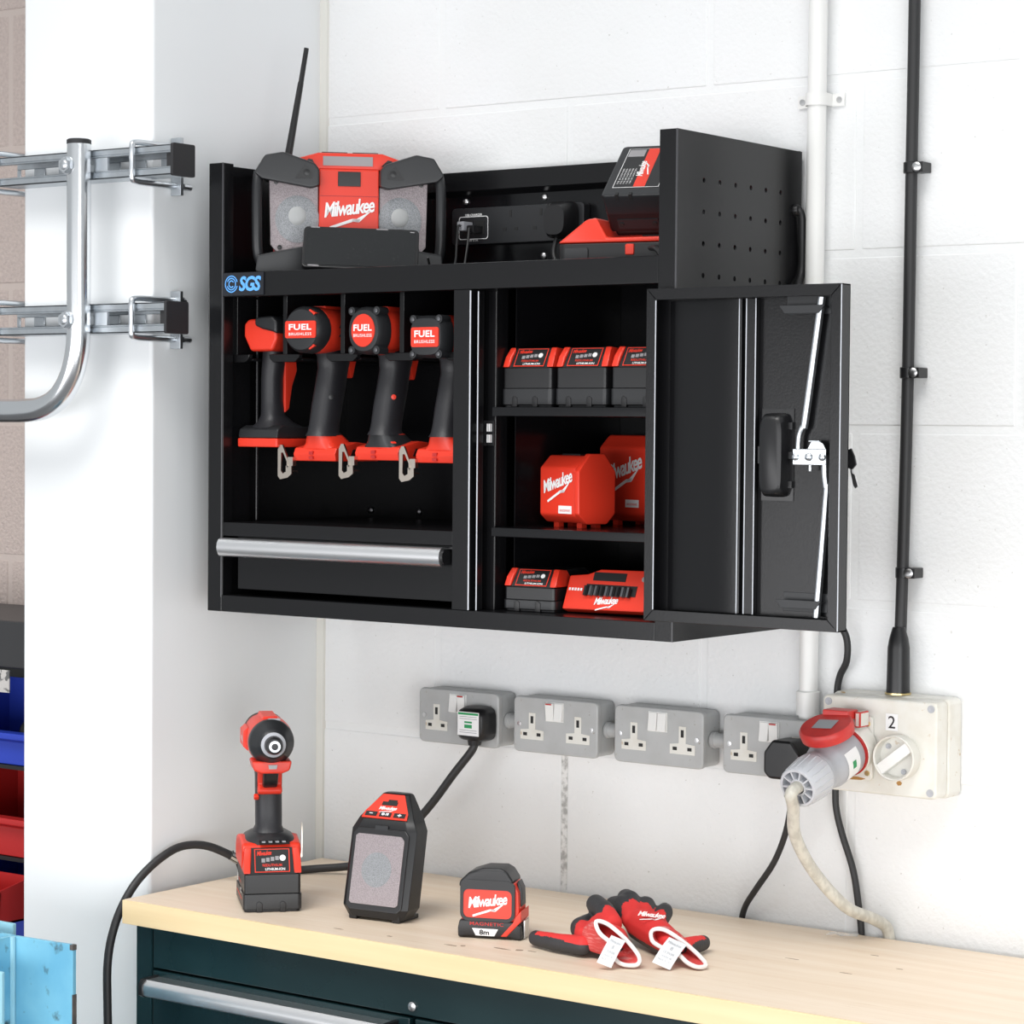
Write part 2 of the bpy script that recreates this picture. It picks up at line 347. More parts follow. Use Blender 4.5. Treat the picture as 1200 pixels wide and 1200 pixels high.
# left compartment: floor above the drawer, inner wall
MB().box(XL + 0.027, -0.4135, YF + 0.002, -0.0145, 1.4430, 1.4618).build('drawer_shelf', M_pc, cab, bevel=0.001)
b = MB(); b.box(XL + 0.0215, XL + 0.0225, YF + 0.024, YF + 0.06, 1.3614, 1.795); b.box(XL + 0.0025, XL + 0.0225, YF + 0.06, YF + 0.061, 1.3614, 1.795)
b.build('inner_lip', M_pc, cab)
b = MB(); b.cyl((XL + 0.0475, YF + 0.048, 1.464), (XL + 0.0475, YF + 0.048, 1.769), 0.002, n=8); b.build('vertical_rod', M_pc, cab)
for x in (-0.79, -0.70, -0.60): MB().lathe([(0.005, 0), (0.0048, 0.002), (0.003, 0.0035), (0, 0.004)], (x, -0.0145, 1.472), (0, -1, 0), 12).build('rivet', M_dmet, cab)
for x, z in ((-0.619, 1.9155), (-0.4824, 1.9155), (-0.483, 1.8345), (-0.20, 1.9155)): MB().lathe([(0.005, 0), (0.0048, 0.002), (0.003, 0.0035), (0, 0.004)], (x, -0.0142, z), (0, -1, 0), 12).build('screw', M_metal, cab)
# drawer
dr = MB().box(-0.793, -0.4150, YF + 0.012, YF + 0.014, 1.3700, 1.4425); dr.box(-0.793, -0.4150, YF + 0.014, YF + 0.024, 1.3700, 1.3720); dr.box(-0.79, -0.4165, YF + 0.014, -0.04, 1.3725, 1.3740); dr.box(-0.79, -0.788, YF + 0.014, -0.04, 1.374, 1.44); dr.box(-0.4185, -0.4165, YF + 0.014, -0.04, 1.374, 1.44)
dr = dr.build('drawer', M_pc, cab, bevel=0.0007, seg=1)
prof = [(YF + 0.012, 1.4400), (YF - 0.004, 1.4405), (YF - 0.0085, 1.4385), (YF - 0.0115, 1.4340), (YF - 0.0125, 1.4280), (YF - 0.0115, 1.4220), (YF - 0.0085, 1.4170), (YF - 0.004, 1.4150), (YF - 0.002, 1.4160), (YF - 0.006, 1.4210), (YF - 0.0085, 1.4280), (YF - 0.006, 1.4345), (YF - 0.002, 1.4375), (YF + 0.012, 1.4380)]
b = MB(); n = len(prof); vs = [(x, p[0], p[1]) for x in (-0.8105, -0.4250) for p in prof]
b.add(vs, [(i, (i + 1) % n, n + (i + 1) % n, n + i) for i in range(n)])
for o_ in (0, n):
    for i in range(n // 2 - 1 + 0): b.add([vs[o_ + i], vs[o_ + i + 1], vs[o_ + n - 2 - i], vs[o_ + n - 1 - i]], [(0, 1, 2, 3)])
b.build('drawer_handle', M_alu, dr)
MB().prism([(YF - 0.004, 1.4365), (YF - 0.0075, 1.4330), (YF - 0.0085, 1.4280), (YF - 0.0075, 1.4230), (YF - 0.004, 1.4190), (YF + 0.010, 1.4190), (YF + 0.010, 1.4370)], 'x', -0.4255, -0.4225).build('handle_end_cap', M_blk, dr)
# hangers for the tools
for x in (-0.813, -0.7225, -0.6205, -0.5195, -0.4215):
    b = MB(); b.box(x - 0.004, x + 0.004, -0.284, -0.05, 1.692, 1.7965)
    w0 = -0.0275 if x > -0.81 else -0.012; w1 = 0.0275 if x < -0.43 else 0.0065
    b.box(x + w0, x + w1, -0.278, -0.05, 1.6835, 1.6875)
    b.prism([(x + w0, 1.6925), (x + w0 + 0.001, 1.6870), (x + w0 + 0.008, 1.6815), (x + w1 - 0.008, 1.6815), (x + w1 - 0.001, 1.6870), (x + w1, 1.6925)], 'y', -0.286, -0.278)
    b.build('tool_hanger', M_pc, cab, bevel=0.0008, seg=1)
# badge
bd = MB().box(-0.8105, -0.7355, YF - 0.0022, YF - 0.0003, 1.7725, 1.8030).build('badge', M_bband, cab)
b = MB().at((0, YF - 0.0024, 0), (90, 0, 0))
b.text('SGS', width=0.0400, height=0.0205, pos=(-0.7600, 1.7880, 0), shear=0.18, offset=0.035, space=0.9)
cx, cz = -0.7940, 1.7880
for r0, r1, a0, a1 in ((0.0102, 0.0118, 15, 345), (0.0070, 0.0086, 200, 515), (0.0036, 0.0052, 30, 320)):
    k = 20; vs = []
    for i in range(k + 1):
        a = D(a0 + (a1 - a0) * i / k); vs += [(cx + r0 * math.cos(a), cz + r0 * math.sin(a), 0), (cx + r1 * math.cos(a), cz + r1 * math.sin(a), 0)]
    b.add(vs, [(2 * i, 2 * i + 1, 2 * i + 3, 2 * i + 2) for i in range(k)])
b.build('badge_lettering', M_blue, bd)
# the open door, swung flat to the side: we see its inner face
DX0, DX1, DZ0, DZ1 = -0.1045, 0.1590, 1.3650, 1.7625
yi, yo = -0.3345, -0.3145            # inner flange plane and outer skin
b = MB(); b.box(DX0, DX1, yo - 0.0015, yo, DZ0, DZ1)
b.box(DX0, DX0 + 0.0015, yi, yo, DZ0, DZ1); b.box(DX1 - 0.0015, DX1, yi, yo, DZ0, DZ1); b.box(DX0, DX1, yi, yo, DZ0, DZ0 + 0.0015); b.box(DX0, DX1, yi, yo, DZ1 - 0.0015, DZ1)
door = b.build('door', M_pc, cab)
fw = 0.0135
def mitre(b, A, B, C, Dd): b.prism([A, B, C, Dd], 'y', yi - 0.0006, yi + 0.0009)
for q in range(4):
    b = MB()
    if q == 0: mitre(b, (DX0, DZ0), (DX0 + fw, DZ0 + fw), (DX0 + fw, DZ1 - fw), (DX0, DZ1))
    if q == 1: mitre(b, (DX1 - fw, DZ0 + fw), (DX1, DZ0), (DX1, DZ1), (DX1 - fw, DZ1 - fw))
    if q == 2: mitre(b, (DX0 + 0.0005, DZ0), (DX1 - 0.0005, DZ0), (DX1 - fw - 0.0005, DZ0 + fw), (DX0 + fw + 0.0005, DZ0 + fw))
    if q == 3: mitre(b, (DX0 + fw + 0.0005, DZ1 - fw), (DX1 - fw - 0.0005, DZ1 - fw), (DX1 - 0.0005, DZ1), (DX0 + 0.0005, DZ1))
    b.build('door_flange', M_pc, door, bevel=0.0004, seg=1)
z0, z1 = DZ0 + fw + 0.0005, DZ1 - fw - 0.0005
b = MB(); b.prism([(-0.082, yo - 0.002), (-0.072, yo - 0.006), (-0.030, yo - 0.0065), (-0.026, yo - 0.0085), (0.0165, yo - 0.0085), (0.0175, yo - 0.002)], 'z', z0, z1); b.build('stiffener', M_pc, door)
b = MB(); b.prism([(0.0175, yo - 0.002), (0.0185, yo - 0.0105), (0.0215, yo - 0.0105), (0.0225, yo - 0.004), (0.0275, yo - 0.004), (0.0285, yo - 0.011), (0.0405, yo - 0.011), (0.0415, yo - 0.002)], 'z', z0, z1); b.build('stiffener', M_pc, door, bevel=0.0005, seg=1)
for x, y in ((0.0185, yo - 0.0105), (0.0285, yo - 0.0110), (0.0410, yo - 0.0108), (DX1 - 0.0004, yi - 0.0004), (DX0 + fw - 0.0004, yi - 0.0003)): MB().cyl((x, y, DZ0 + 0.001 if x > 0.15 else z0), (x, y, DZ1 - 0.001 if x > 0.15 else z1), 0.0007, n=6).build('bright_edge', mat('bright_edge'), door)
cup = MB().rings([ring_y(yo - 0.002, 0.0665, 1.566, 0.0175, 0.049, 6, 32), ring_y(yo - 0.010, 0.0665, 1.566, 0.0170, 0.0485, 6, 32), ring_y(yo - 0.018, 0.0665, 1.566, 0.0145, 0.045, 5, 32), ring_y(yo - 0.020, 0.0665, 1.566, 0.011, 0.041, 5, 32)])
cup.box(0.0435, 0.049, yo - 0.007, yo - 0.002, 1.556, 1.576)
for z in (1.532, 1.566, 1.600): cup.box(0.083, 0.0885, yo - 0.006, yo - 0.002, z - 0.004, z + 0.004)
cup.build('handle_housing', M_blk, door)
MB().box(0.0425, 0.0890, yo - 0.0026, yo - 0.0016, 1.513, 1.620).build('housing_plate', M_pcs, door)
for (xa, za, xb, zb) in ((0.1275, 1.748, 0.1065, 1.600), (0.1395, 1.5335, 0.1265, 1.380)):
    top = za > 1.6
    b = MB()
    if top: b.tube(smooth_path([(xa, yo - 0.010, za), (0.1085, yo - 0.010, 1.612), (0.1050, yo - 0.0105, 1.5995), (0.1005, yo - 0.011, 1.588), (0.0995, yo - 0.011, 1.570)], 5), [0.0045] * 9 + [0.0038] * 4 + [0.0034] * 8, 12)
    else: b.tube(smooth_path([(0.1345, yo - 0.011, 1.566), (0.1350, yo - 0.011, 1.545), (0.1368, yo - 0.0105, 1.530), (0.1368, yo - 0.010, 1.522), (xb - 0.001, yo - 0.010, zb)], 5), 0.0043, 12)
    b.build('lock_rod', M_zinc, door)
for z, s_ in ((1.7400, 1), (1.3960, -1)):
    b = MB(); b.box(0.078, 0.136, yo - 0.003, yo - 0.0015, z - 0.011, z + 0.011)
    zz = z - 0.004 if s_ > 0 else z
    b.prism([(0.076, yo - 0.002), (0.134, yo - 0.002), (0.128, yo - 0.015), (0.082, yo - 0.015)], 'z', zz, zz + 0.0015)
    b.prism([(0.0745, zz + 0.003), (0.1345, zz + 0.003), (0.1270, zz - 0.0065), (0.082, zz - 0.0065)], 'y', yo - 0.0158, yo - 0.0146)
    b.build('rod_guide', M_gry, door, bevel=0.0003, seg=1)
b = MB(); b.box(0.0955, 0.1385, yo - 0.0165, yo - 0.0145, 1.5555, 1.5735)
b.prism([(0.1125, 1.5735), (0.1365, 1.5735), (0.1330, 1.5800), (0.1285, 1.5825), (0.1175, 1.5825)], 'y', yo - 0.013, yo - 0.0115); b.box(0.116, 0.130, yo - 0.017, yo - 0.0115, 1.5820, 1.5835)
for x in (0.0995, 0.1165, 0.1345): b.lathe([(0.0045, 0), (0.0042, 0.0025), (0.002, 0.004), (0, 0.0042)], (x, yo - 0.0165, 1.5645), (0, -1, 0), 12)
b.cyl((0.117, yo - 0.0165, 1.5645), (0.117, yo - 0.001, 1.5645), 0.005); b.box(0.1155, 0.1185, yo - 0.0145, yo - 0.0125, 1.5480, 1.5555)
b.build('lock_cam', M_zinc, door, bevel=0.0004, seg=1)
b = MB(); b.cyl((0.1415, yo, 1.560), (0.1415, yo + 0.012, 1.560), 0.008); b.build('lock_barrel', M_metal, door)
b = MB(); b.prism([(0.1435, 1.572), (0.1500, 1.575), (0.1545, 1.566), (0.1570, 1.556), (0.1515, 1.550), (0.1440, 1.553)], 'y', yo + 0.022, yo + 0.0255); b.build('key_bow', M_blk, door, bevel=0.001)
b = MB(); b.box(0.1400, 0.1430, yo + 0.010, yo + 0.030, 1.5570, 1.5630); b.tube([(0.1505, yo + 0.024, 1.5515), (0.1510, yo + 0.024, 1.5460)], 0.0018, 6); b.prism([(0.1495, 1.5465), (0.1545, 1.5450), (0.1590, 1.5310), (0.1560, 1.5285), (0.1530, 1.5320)], 'y', yo + 0.0235, yo + 0.0255); b.build('key', M_metal, door)
for z in (1.43, 1.70): MB().cyl((DX0 + 0.001, yo + 0.0012, z - 0.02), (DX0 + 0.001, yo + 0.0012, z + 0.02), 0.0012, n=8).build('hinge', M_dmet, door)

# ================================================================== POWER STRIP, LEADS ON THE TOP SHELF
ps = thing('power_strip', 'black power strip with sockets and a USB panel fixed to the cabinet back', 'power strip', (0, 0, 0))
yp = -0.0305
MB().prism(rrect(-0.632, -0.405, 1.853, 1.9045, 0.006), 'y', yp, -0.0146).build('strip_body', M_gry, ps, bevel=0.0012)
b = MB().at((0, yp - 0.0003, 0), (90, 0, 0)); b.text('USB CHARGER', width=0.030, height=0.0032, pos=(-0.593, 1.8945, 0), offset=0.02); b.text('5V 2.1A', width=0.016, height=0.0024, pos=(-0.593, 1.8585, 0), offset=0.01)
fr = rrect(-0.6190, -0.5675, 1.8600, 1.8925, 0.004); fi = rrect(-0.6180, -0.5685, 1.8610, 1.8915, 0.0035); k = len(fr)
b.add([(p[0], p[1], 0) for p in fr] + [(p[0], p[1], 0) for p in fi], [(i, (i + 1) % k, k + (i + 1) % k, k + i) for i in range(k)])
b.build('print', M_white, ps)
for x in (-0.612, -0.592): MB().box(x, x + 0.018, yp - 0.0006, yp, 1.866, 1.886).build('usb_port', M_hole, ps)
for x in (-0.5290, -0.4770):
    b = MB(); b.box(x - 0.002, x + 0.002, yp - 0.0005, yp + 0.0002, 1.8890, 1.8985); b.box(x - 0.013, x - 0.007, yp - 0.0005, yp + 0.0002, 1.8700, 1.8745); b.box(x + 0.007, x + 0.013, yp - 0.0005, yp + 0.0002, 1.8700, 1.8745)
    b.build('socket_holes', M_hole, ps)
pl = thing('charger_plug', 'black mains plug pushed into the power strip behind the red charger', 'plug')
MB().rings([ring_y(yp - 0.001, -0.436, 1.880, 0.023, 0.026, 4), ring_y(yp - 0.016, -0.436, 1.880, 0.022, 0.025, 4), ring_y(yp - 0.028, -0.436, 1.879, 0.017, 0.020, 3)]).build('plug_body', M_blk, pl)
b = MB(); b.tube(smooth_path([(-0.44, yp - 0.014, 1.856), (-0.44, yp - 0.020, 1.830), (-0.41, yp - 0.03, 1.806), (-0.33, yp - 0.04, 1.8045), (-0.28, -0.09, 1.8045)], 6), 0.0032, 8); b.build('plug_lead', M_cab, pl)
for nm, x, pts, lab in (('usb_plug', -0.600, [(-0.600, yp - 0.022, 1.878), (-0.597, -0.062, 1.875), (-0.590, -0.074, 1.850), (-0.583, -0.088, 1.820), (-0.574, -0.125, 1.806), (-0.562, -0.165, 1.807), (-0.552, -0.188, 1.824)], 'grey USB plug whose thin black lead runs to the phone'),
                        ('usb_plug', -0.583, [(-0.583, yp - 0.024, 1.874), (-0.578, yp - 0.034, 1.850), (-0.572, -0.08, 1.815), (-0.550, -0.11, 1.8028), (-0.50, -0.15, 1.8028), (-0.46, -0.13, 1.8028)], 'black USB plug whose loose lead trails on the top shelf')):
    t = thing(nm, lab, 'USB plug')
    MB().box(x - 0.006, x + 0.006, yp - 0.022, yp - 0.0008, 1.871 if x < -.59 else 1.868, 1.884 if x < -.59 else 1.878).build('plug_body', M_gpl if x < -.59 else M_blk, t, bevel=0.001)
    MB().tube(smooth_path(pts, 6), 0.0017, 8).build('lead', M_cab, t)

# ================================================================== BATTERIES
def label_face(b, w, h):
    # printed badge in the local XY plane; material slots: 0 black 1 red 2 white 3 grey
    b.mi(1).box(-w / 2, w / 2, -h / 2, h / 2, 0, 0.0003); b.mi(0).box(-w / 2 + 0.0012, w / 2 - 0.0012, -h / 2 + 0.0012, h / 2 - 0.0012, 0.0003, 0.0005)
    b.mi(1).text('Milwaukee', width=w * 0.42, height=h * 0.20, pos=(-w * 0.22, h * 0.32, 0.0007), rot=3, shear=0.3, offset=0.02, space=0.88)
    b.mi(3)
    for i in range(4): b.box(-w * 0.30 + i * w * 0.13, -w * 0.30 + i * w * 0.13 + w * 0.10, -h * 0.08 + i * h * 0.03, h * 0.09 + i * h * 0.03, 0.0005, 0.0007)
    b.mi(2); b.lathe([(h * 0.13, 0), (h * 0.13, 0.0006), (0, 0.0008)], (w * 0.30, h * 0.10, 0.0004), (0, 0, 1), 14)
    b.mi(1).text('REDLITHIUM', width=w * 0.55, height=h * 0.11, pos=(0.0, -h * 0.20, 0.0007), offset=0.01)
    b.mi(2).text('LITHIUM-ION', width=w * 0.56, height=h * 0.11, pos=(w * 0.08, -h * 0.37, 0.0007), offset=0.02)
def battery_parts(par, sub, hl=0.050, ht=0.076, w=0.078, d=0.115, base='case', bx=0, by=0, bz=0):
    x = w / 2; y = d / 2
    b = MB().at((bx, by, bz)); hb = hl * 0.48
    b.mi(1).prism(rrect(-x, x, -y, y, 0.006), 'z', 0.003, hb); b.prism(rrect(-x + 0.002, x - 0.002, -y + 0.002, y - 0.002, 0.006), 'z', 0.0, 0.003)
    b.mi(0).prism(rrect(-x + 0.0015, x - 0.0015, -y + 0.0015, y - 0.0015, 0.004), 'z', hb + 0.0001, hl)
    b.prism([(-y + 0.004, hl), (-y + 0.019, ht), (y - 0.03, ht), (y - 0.004, hl + 0.008), (y - 0.004, hl)], 'x', -x + 0.006, x - 0.006)
    b.mi(0)
    for sx in (-0.45, 0.35):
        b.prism([(sx * x - 0.004, 0.000), (sx * x + 0.004, 0.000), (sx * x + 0.004, 0.012), (sx * x - 0.001, 0.015), (sx * x - 0.004, 0.012)], 'y', -y - 0.0012, -y + 0.004)
    case = b.build(base, [M_blk, M_gry], par, bevel=0.001, seg=2)
    P = case if sub else par
    for s_ in (-1, 1):
        b = MB().at((bx, by, bz))
        xa, xb = (x - 0.0100, x - 0.0005)
        pr = [(-y + 0.002, hl + 0.001), (-y + 0.008, hl + (ht - hl) * .55), (-y + 0.0165, ht + 0.0005), (-y + 0.035, ht - 0.001), (-y + 0.05, hl + 0.004), (-y + 0.05, hl + 0.001)]
        b.prism(pr, 'x', s_ * xa, s_ * xb)
        for v in b.v:
            if v.z - bz > ht - 0.008: v.x = bx + (v.x - bx) * 0.93
        b.build('latch', M_red, P, bevel=0.002)
    a = math.degrees(math.atan2(0.015, ht - hl)); sl = math.hypot(0.015, ht - hl)
    b = MB().at((bx, by - y + 0.0115 - 0.0006, bz + (hl + ht) / 2 + 0.0004), (90 - a, 0, 0))
    label_face(b, w * 0.60, sl * 0.88)
    b.build('label_plate', [M_blk, M_red, M_white, M_lcd], P)
    return case
def battery(label, loc, rz=0, group=None, **k):
    t = thing('battery_pack', label, 'battery', loc, rz, group); battery_parts(t, False, **k); return t
gb = 'battery packs on the upper inner shelf'
battery('black and red battery pack on upper shelf beside the cabinet divider', (-0.327, -0.2145, 1.6213), 1, gb)
battery('black and red battery pack between two others on the upper shelf', (-0.2445, -0.2135, 1.6213), 1, gb)
battery('black and red battery pack on upper shelf beside the open door', (-0.1615, -0.2125, 1.6213), 1, gb)
battery('low slim black and red battery pack on cabinet floor beside the bit set', (-0.3195, -0.2200, 1.3613), 4, hl=0.031, ht=0.054)

# ================================================================== HANGING TOOLS
def fuel_plate(b, w, h):
    b.text('FUEL', width=w * 0.74, height=h * 0.34, pos=(0, h * 0.14, 0), offset=0.03, space=1.05)
    b.text('BRUSHLESS', width=w * 0.74, height=h * 0.16, pos=(0, -h * 0.25, 0), offset=0.01, space=1.15)
def hook_part(t, x, y, z):
    p = [(0.000, 0.018), (0.0035, 0.0245), (0.0080, 0.0245), (0.0185, 0.0030), (0.0185, -0.006), (0.0160, -0.006), (0.0160, 0.002), (0.0095, 0.0140), (0.0060, 0.0140), (0.0055, -0.0110), (0.0090, -0.0145), (0.0145, -0.0120), (0.0145, -0.004), (0.0245, -0.004), (0.0245, -0.0150), (0.0175, -0.0200), (0.0040, -0.0225), (0.0, -0.018)]
    b = MB(); b.prism([(x + a, z + c) for a, c in p], 'y', y - 0.0015, y + 0.0015)
    b.box(x + 0.0145, x + 0.0245, y + 0.0015, y + 0.012, z - 0.012, z - 0.0105); b.box(x + 0.017, x + 0.0265, y - 0.001, y + 0.006, z - 0.004, z + 0.008)
    b.build('belt_hook', M_hook, t)
def drill(label, X, Z, kind, zf):
    # local: rear cap at y=0 facing -y, nose into the cabinet
    t = thing('cordless_drill', label, 'power tool', (X, -0.3045, 0), 0, 'power tools hanging in the cabinet')
    rw, rh = {'round': (0.0335, 0.0315), 'disc': (0.0285, 0.0315), 'oct': (0.0285, 0.0275)}[kind]
    pw = {'round': 2.0, 'disc': 2.3, 'oct': 3.2}[kind]
    b = MB(); R = [(0.022, 0.98), (0.030, 1.0), (0.055, 0.98), (0.085, 0.95), (0.105, 0.85), (0.115, 0.62), (0.150, 0.58), (0.153, 0.45)]
    R = [(y, k) for y, k in R]
    b.rings([ring_y(y, 0, Z, rw * k, rh * k, 2.4, 28) for y, k in R[:6]])
    b.prism([(-0.018, Z + rh * 0.8), (0.018, Z + rh * 0.8), (0.012, Z + rh * 1.04), (-0.012, Z + rh * 1.04)], 'y', 0.035, 0.095)
    hs = b.build('motor_housing', M_red, t)
    b = MB(); b.rings([ring_y(y, 0, Z, rw * k, rh * k, 2.2, 24) for y, k in ((0.105, 0.86), (0.118, 0.62), (0.148, 0.55), (0.152, 0.3))]); b.build('chuck', M_gry, t)
    b = MB()
    for z_ in (Z + 0.006, Z - 0.006): b.prism([(0.040, z_ - 0.003), (0.078, z_ - 0.002), (0.084, z_ + 0.003), (0.044, z_ + 0.002)], 'x', rw * 0.96, rw * 1.0 + 0.0008)
    b.build('air_vent', M_blk, t)
    b = MB(); b.rings([ring_y(-0.0005, 0, Z, rw * 0.72, rh * 0.72, pw, 28), ring_y(0.0, 0, Z, rw * 0.86, rh * 0.86, pw, 28), ring_y(0.006, 0, Z, rw, rh, pw, 28), ring_y(0.0225, 0, Z, rw * 1.02, rh * 1.02, pw, 28), ring_y(0.026, 0, Z, rw * 0.9, rh * 0.9, pw, 28)])
    if kind != 'round':
        for sx in (-1, 1):
            for sz in (-1, 1): b.cyl((sx * rw * 0.74, 0.001, Z + sz * rh * 0.82), (sx * rw * 0.74, 0.020, Z + sz * rh * 0.82), 0.0055, n=14)
    cp = b.build('rear_cap', M_gry, t)
    b = MB()
    if kind == 'disc': b.rings([ring_y(-0.0015, 0, Z, 0.0195, 0.0215, 2, 28), ring_y(0.001, 0, Z, 0.0205, 0.0225, 2, 28)]); lw, lh = 0.042, 0.026
    elif kind == 'round': b.prism(rrect(-0.0270, 0.0270, Z - 0.0115, Z + 0.0115, 0.003), 'y', -0.0016, 0.0008); lw, lh = 0.054, 0.024
    else: b.prism(rrect(-0.0225, 0.0225, Z - 0.0135, Z + 0.0120, 0.003), 'y', -0.0016, 0.0008); lw, lh = 0.045, 0.026
    b.build('cap_plate', M_red, t)
    b = MB().at((0, -0.0020, Z), (90, 0, 0)); fuel_plate(b, lw, lh); b.build('lettering', M_white, cp)
    if kind != 'round':
        for sx in (-1, 1):
            for sz in (-1, 1): MB().lathe([(0.0028, 0), (0.0028, 0.0012), (0, 0.0015)], (sx * rw * 0.74, 0.001, Z + sz * rh * 0.82), (0, -1, 0), 8).build('screw', M_dmet, cp)
    else:
        for sz, w_ in ((1, 0.010), (-1, 0.009)): MB().prism([(0.010, Z + sz * 0.022), (0.010 + w_, Z + sz * 0.018), (0.010 + w_ + 0.004, Z + sz * 0.022), (0.014, Z + sz * 0.027)], 'y', 0.0012, 0.010).build('red_vent', M_red, cp)
    # grip
    zt, zb = Z - rh * 0.80, zf + 0.034
    b = MB(); L = []
    for k, (u, yy, rx, ry) in enumerate(((0, 0.070, 0.0210, 0.034), (0.08, 0.069, 0.0185, 0.0265), (0.22, 0.067, 0.0175, 0.0225), (0.45, 0.061, 0.0180, 0.0225), (0.65, 0.055, 0.0180, 0.0225), (0.85, 0.050, 0.0178, 0.0220), (0.95, 0.048, 0.0185, 0.0230), (1.0, 0.048, 0.0215, 0.026))):
        L.append(ring_z(zt + (zb - zt) * u, 0, yy, rx, ry, 2.4, 24))
    b.rings(L); gp = b.build('grip', M_rub, t)
    b = MB(); b.lathe([(0.0035, 0), (0.0035, 0.003), (0, 0.0035)], (0.0140, 0.046, zt + (zb - zt) * 0.55), (1, -0.75, 0), 10); b.build('side_button', M_red if kind == 'disc' else M_blk, gp)
    b = MB(); b.prism([(0.086, zt - 0.002), (0.114, zt - 0.002), (0.108, zt - 0.018), (0.102, zt - 0.038), (0.097, zt - 0.038), (0.092, zt - 0.018)], 'x', -0.007, 0.007); b.build('trigger', M_red, t, bevel=0.002)
    # foot that takes the battery
    b = MB()
    fm = 1 if kind == 'disc' else 0
    b.mi(0).prism([(0.030, zf), (0.122, zf), (0.126, zf + 0.010), (0.118, zf + 0.022), (0.074, zf + 0.026), (0.032, zf + 0.018), (0.028, zf + 0.010)], 'x', -0.037, 0.037)
    b.mi(fm).rings([ring_z(zf + 0.016, 0, 0.062, 0.034, 0.032, 4), ring_z(zf + 0.024, 0, 0.058, 0.026, 0.029, 3), ring_z(zf + 0.036, 0, 0.050, 0.0205, 0.0245, 2.5)])
    ft = b.build('foot', [M_red, M_gry], t, bevel=0.0015)
    for z_, h_ in ((zf + 0.009, 0.0045), (zf + 0.003, 0.0035)): MB().box(-0.008, -0.001, 0.0265, 0.034, z_, z_ + h_).build('vent_slot', M_redd, ft)
    MB().prism([(0.060, zf + 0.006), (0.090, zf + 0.006), (0.096, zf + 0.016), (0.066, zf + 0.016)], 'x', 0.0365, 0.0378).build('side_vent', M_blk, ft)
    hook_part(t, -0.0600, 0.024, zf - 0.003)
    return t
drill('drill with round black cap and rectangular label hanging beside the work light', -0.676, 1.7245, 'round', 1.5475)
drill('drill whose black cap carries a round red disc hanging between two drills', -0.5675, 1.7215, 'disc', 1.5500)
drill('drill with boxy black cap and red label hanging beside the cabinet divider', -0.4640, 1.7120, 'oct', 1.5480)
t = thing('work_light', 'red and black work light with swivel head hanging beside the drills', 'torch', (-0.770, -0.282, 0), 0, 'power tools hanging in the cabinet')
b = MB(); b.prism([(-0.030, 1.735), (-0.022, 1.7415), (0.024, 1.7415), (0.030, 1.735), (0.030, 1.712), (0.022, 1.697), (-0.018, 1.697), (-0.030, 1.718)], 'y', 0.0, 0.075); b.build('head', M_red, t, bevel=0.005, seg=3)
b = MB(); b.prism([(-0.008, 1.7435), (0.024, 1.7455), (0.0325, 1.7380), (0.0325, 1.720), (0.024, 1.7235), (0.006, 1.7270), (-0.008, 1.7320)], 'y', -0.003, 0.085); b.build('head_cover', M_gry, t, bevel=0.004, seg=3)
b = MB(); b.rings([ring_z(1.700, 0.000, 0.034, 0.017, 0.018, 2.4), ring_z(1.685, -0.002, 0.032, 0.0145, 0.0165, 2.4), ring_z(1.66, -0.004, 0.031, 0.0135, 0.016, 2.4), ring_z(1.63, -0.004, 0.031, 0.0135, 0.016, 2.4), ring_z(1.61, -0.003, 0.032, 0.0145, 0.018, 2.4), ring_z(1.600, -0.002, 0.036, 0.019, 0.026, 3), ring_z(1.588, -0.001, 0.042, 0.033, 0.044, 4)]); b.build('grip', M_rub, t)
b = MB(); b.prism([(0.040, 1.702), (0.062, 1.700), (0.066, 1.672), (0.056, 1.650), (0.050, 1.618), (0.040, 1.612)], 'x', -0.008, 0.012); b.build('red_stripe', M_red, t, bevel=0.003)
b = MB(); b.prism([(-0.004, 1.578), (0.100, 1.578), (0.098, 1.592), (0.010, 1.5955), (-0.002, 1.590)], 'x', -0.036, 0.036); b.build('foot', M_gry, t, bevel=0.0025)
b = MB(); b.prism(rrect(-0.0365, 0.0365, -0.005, 0.100, 0.003), 'z', 1.5655, 1.5778); b.build('base_plate', M_red, t, bevel=0.002)

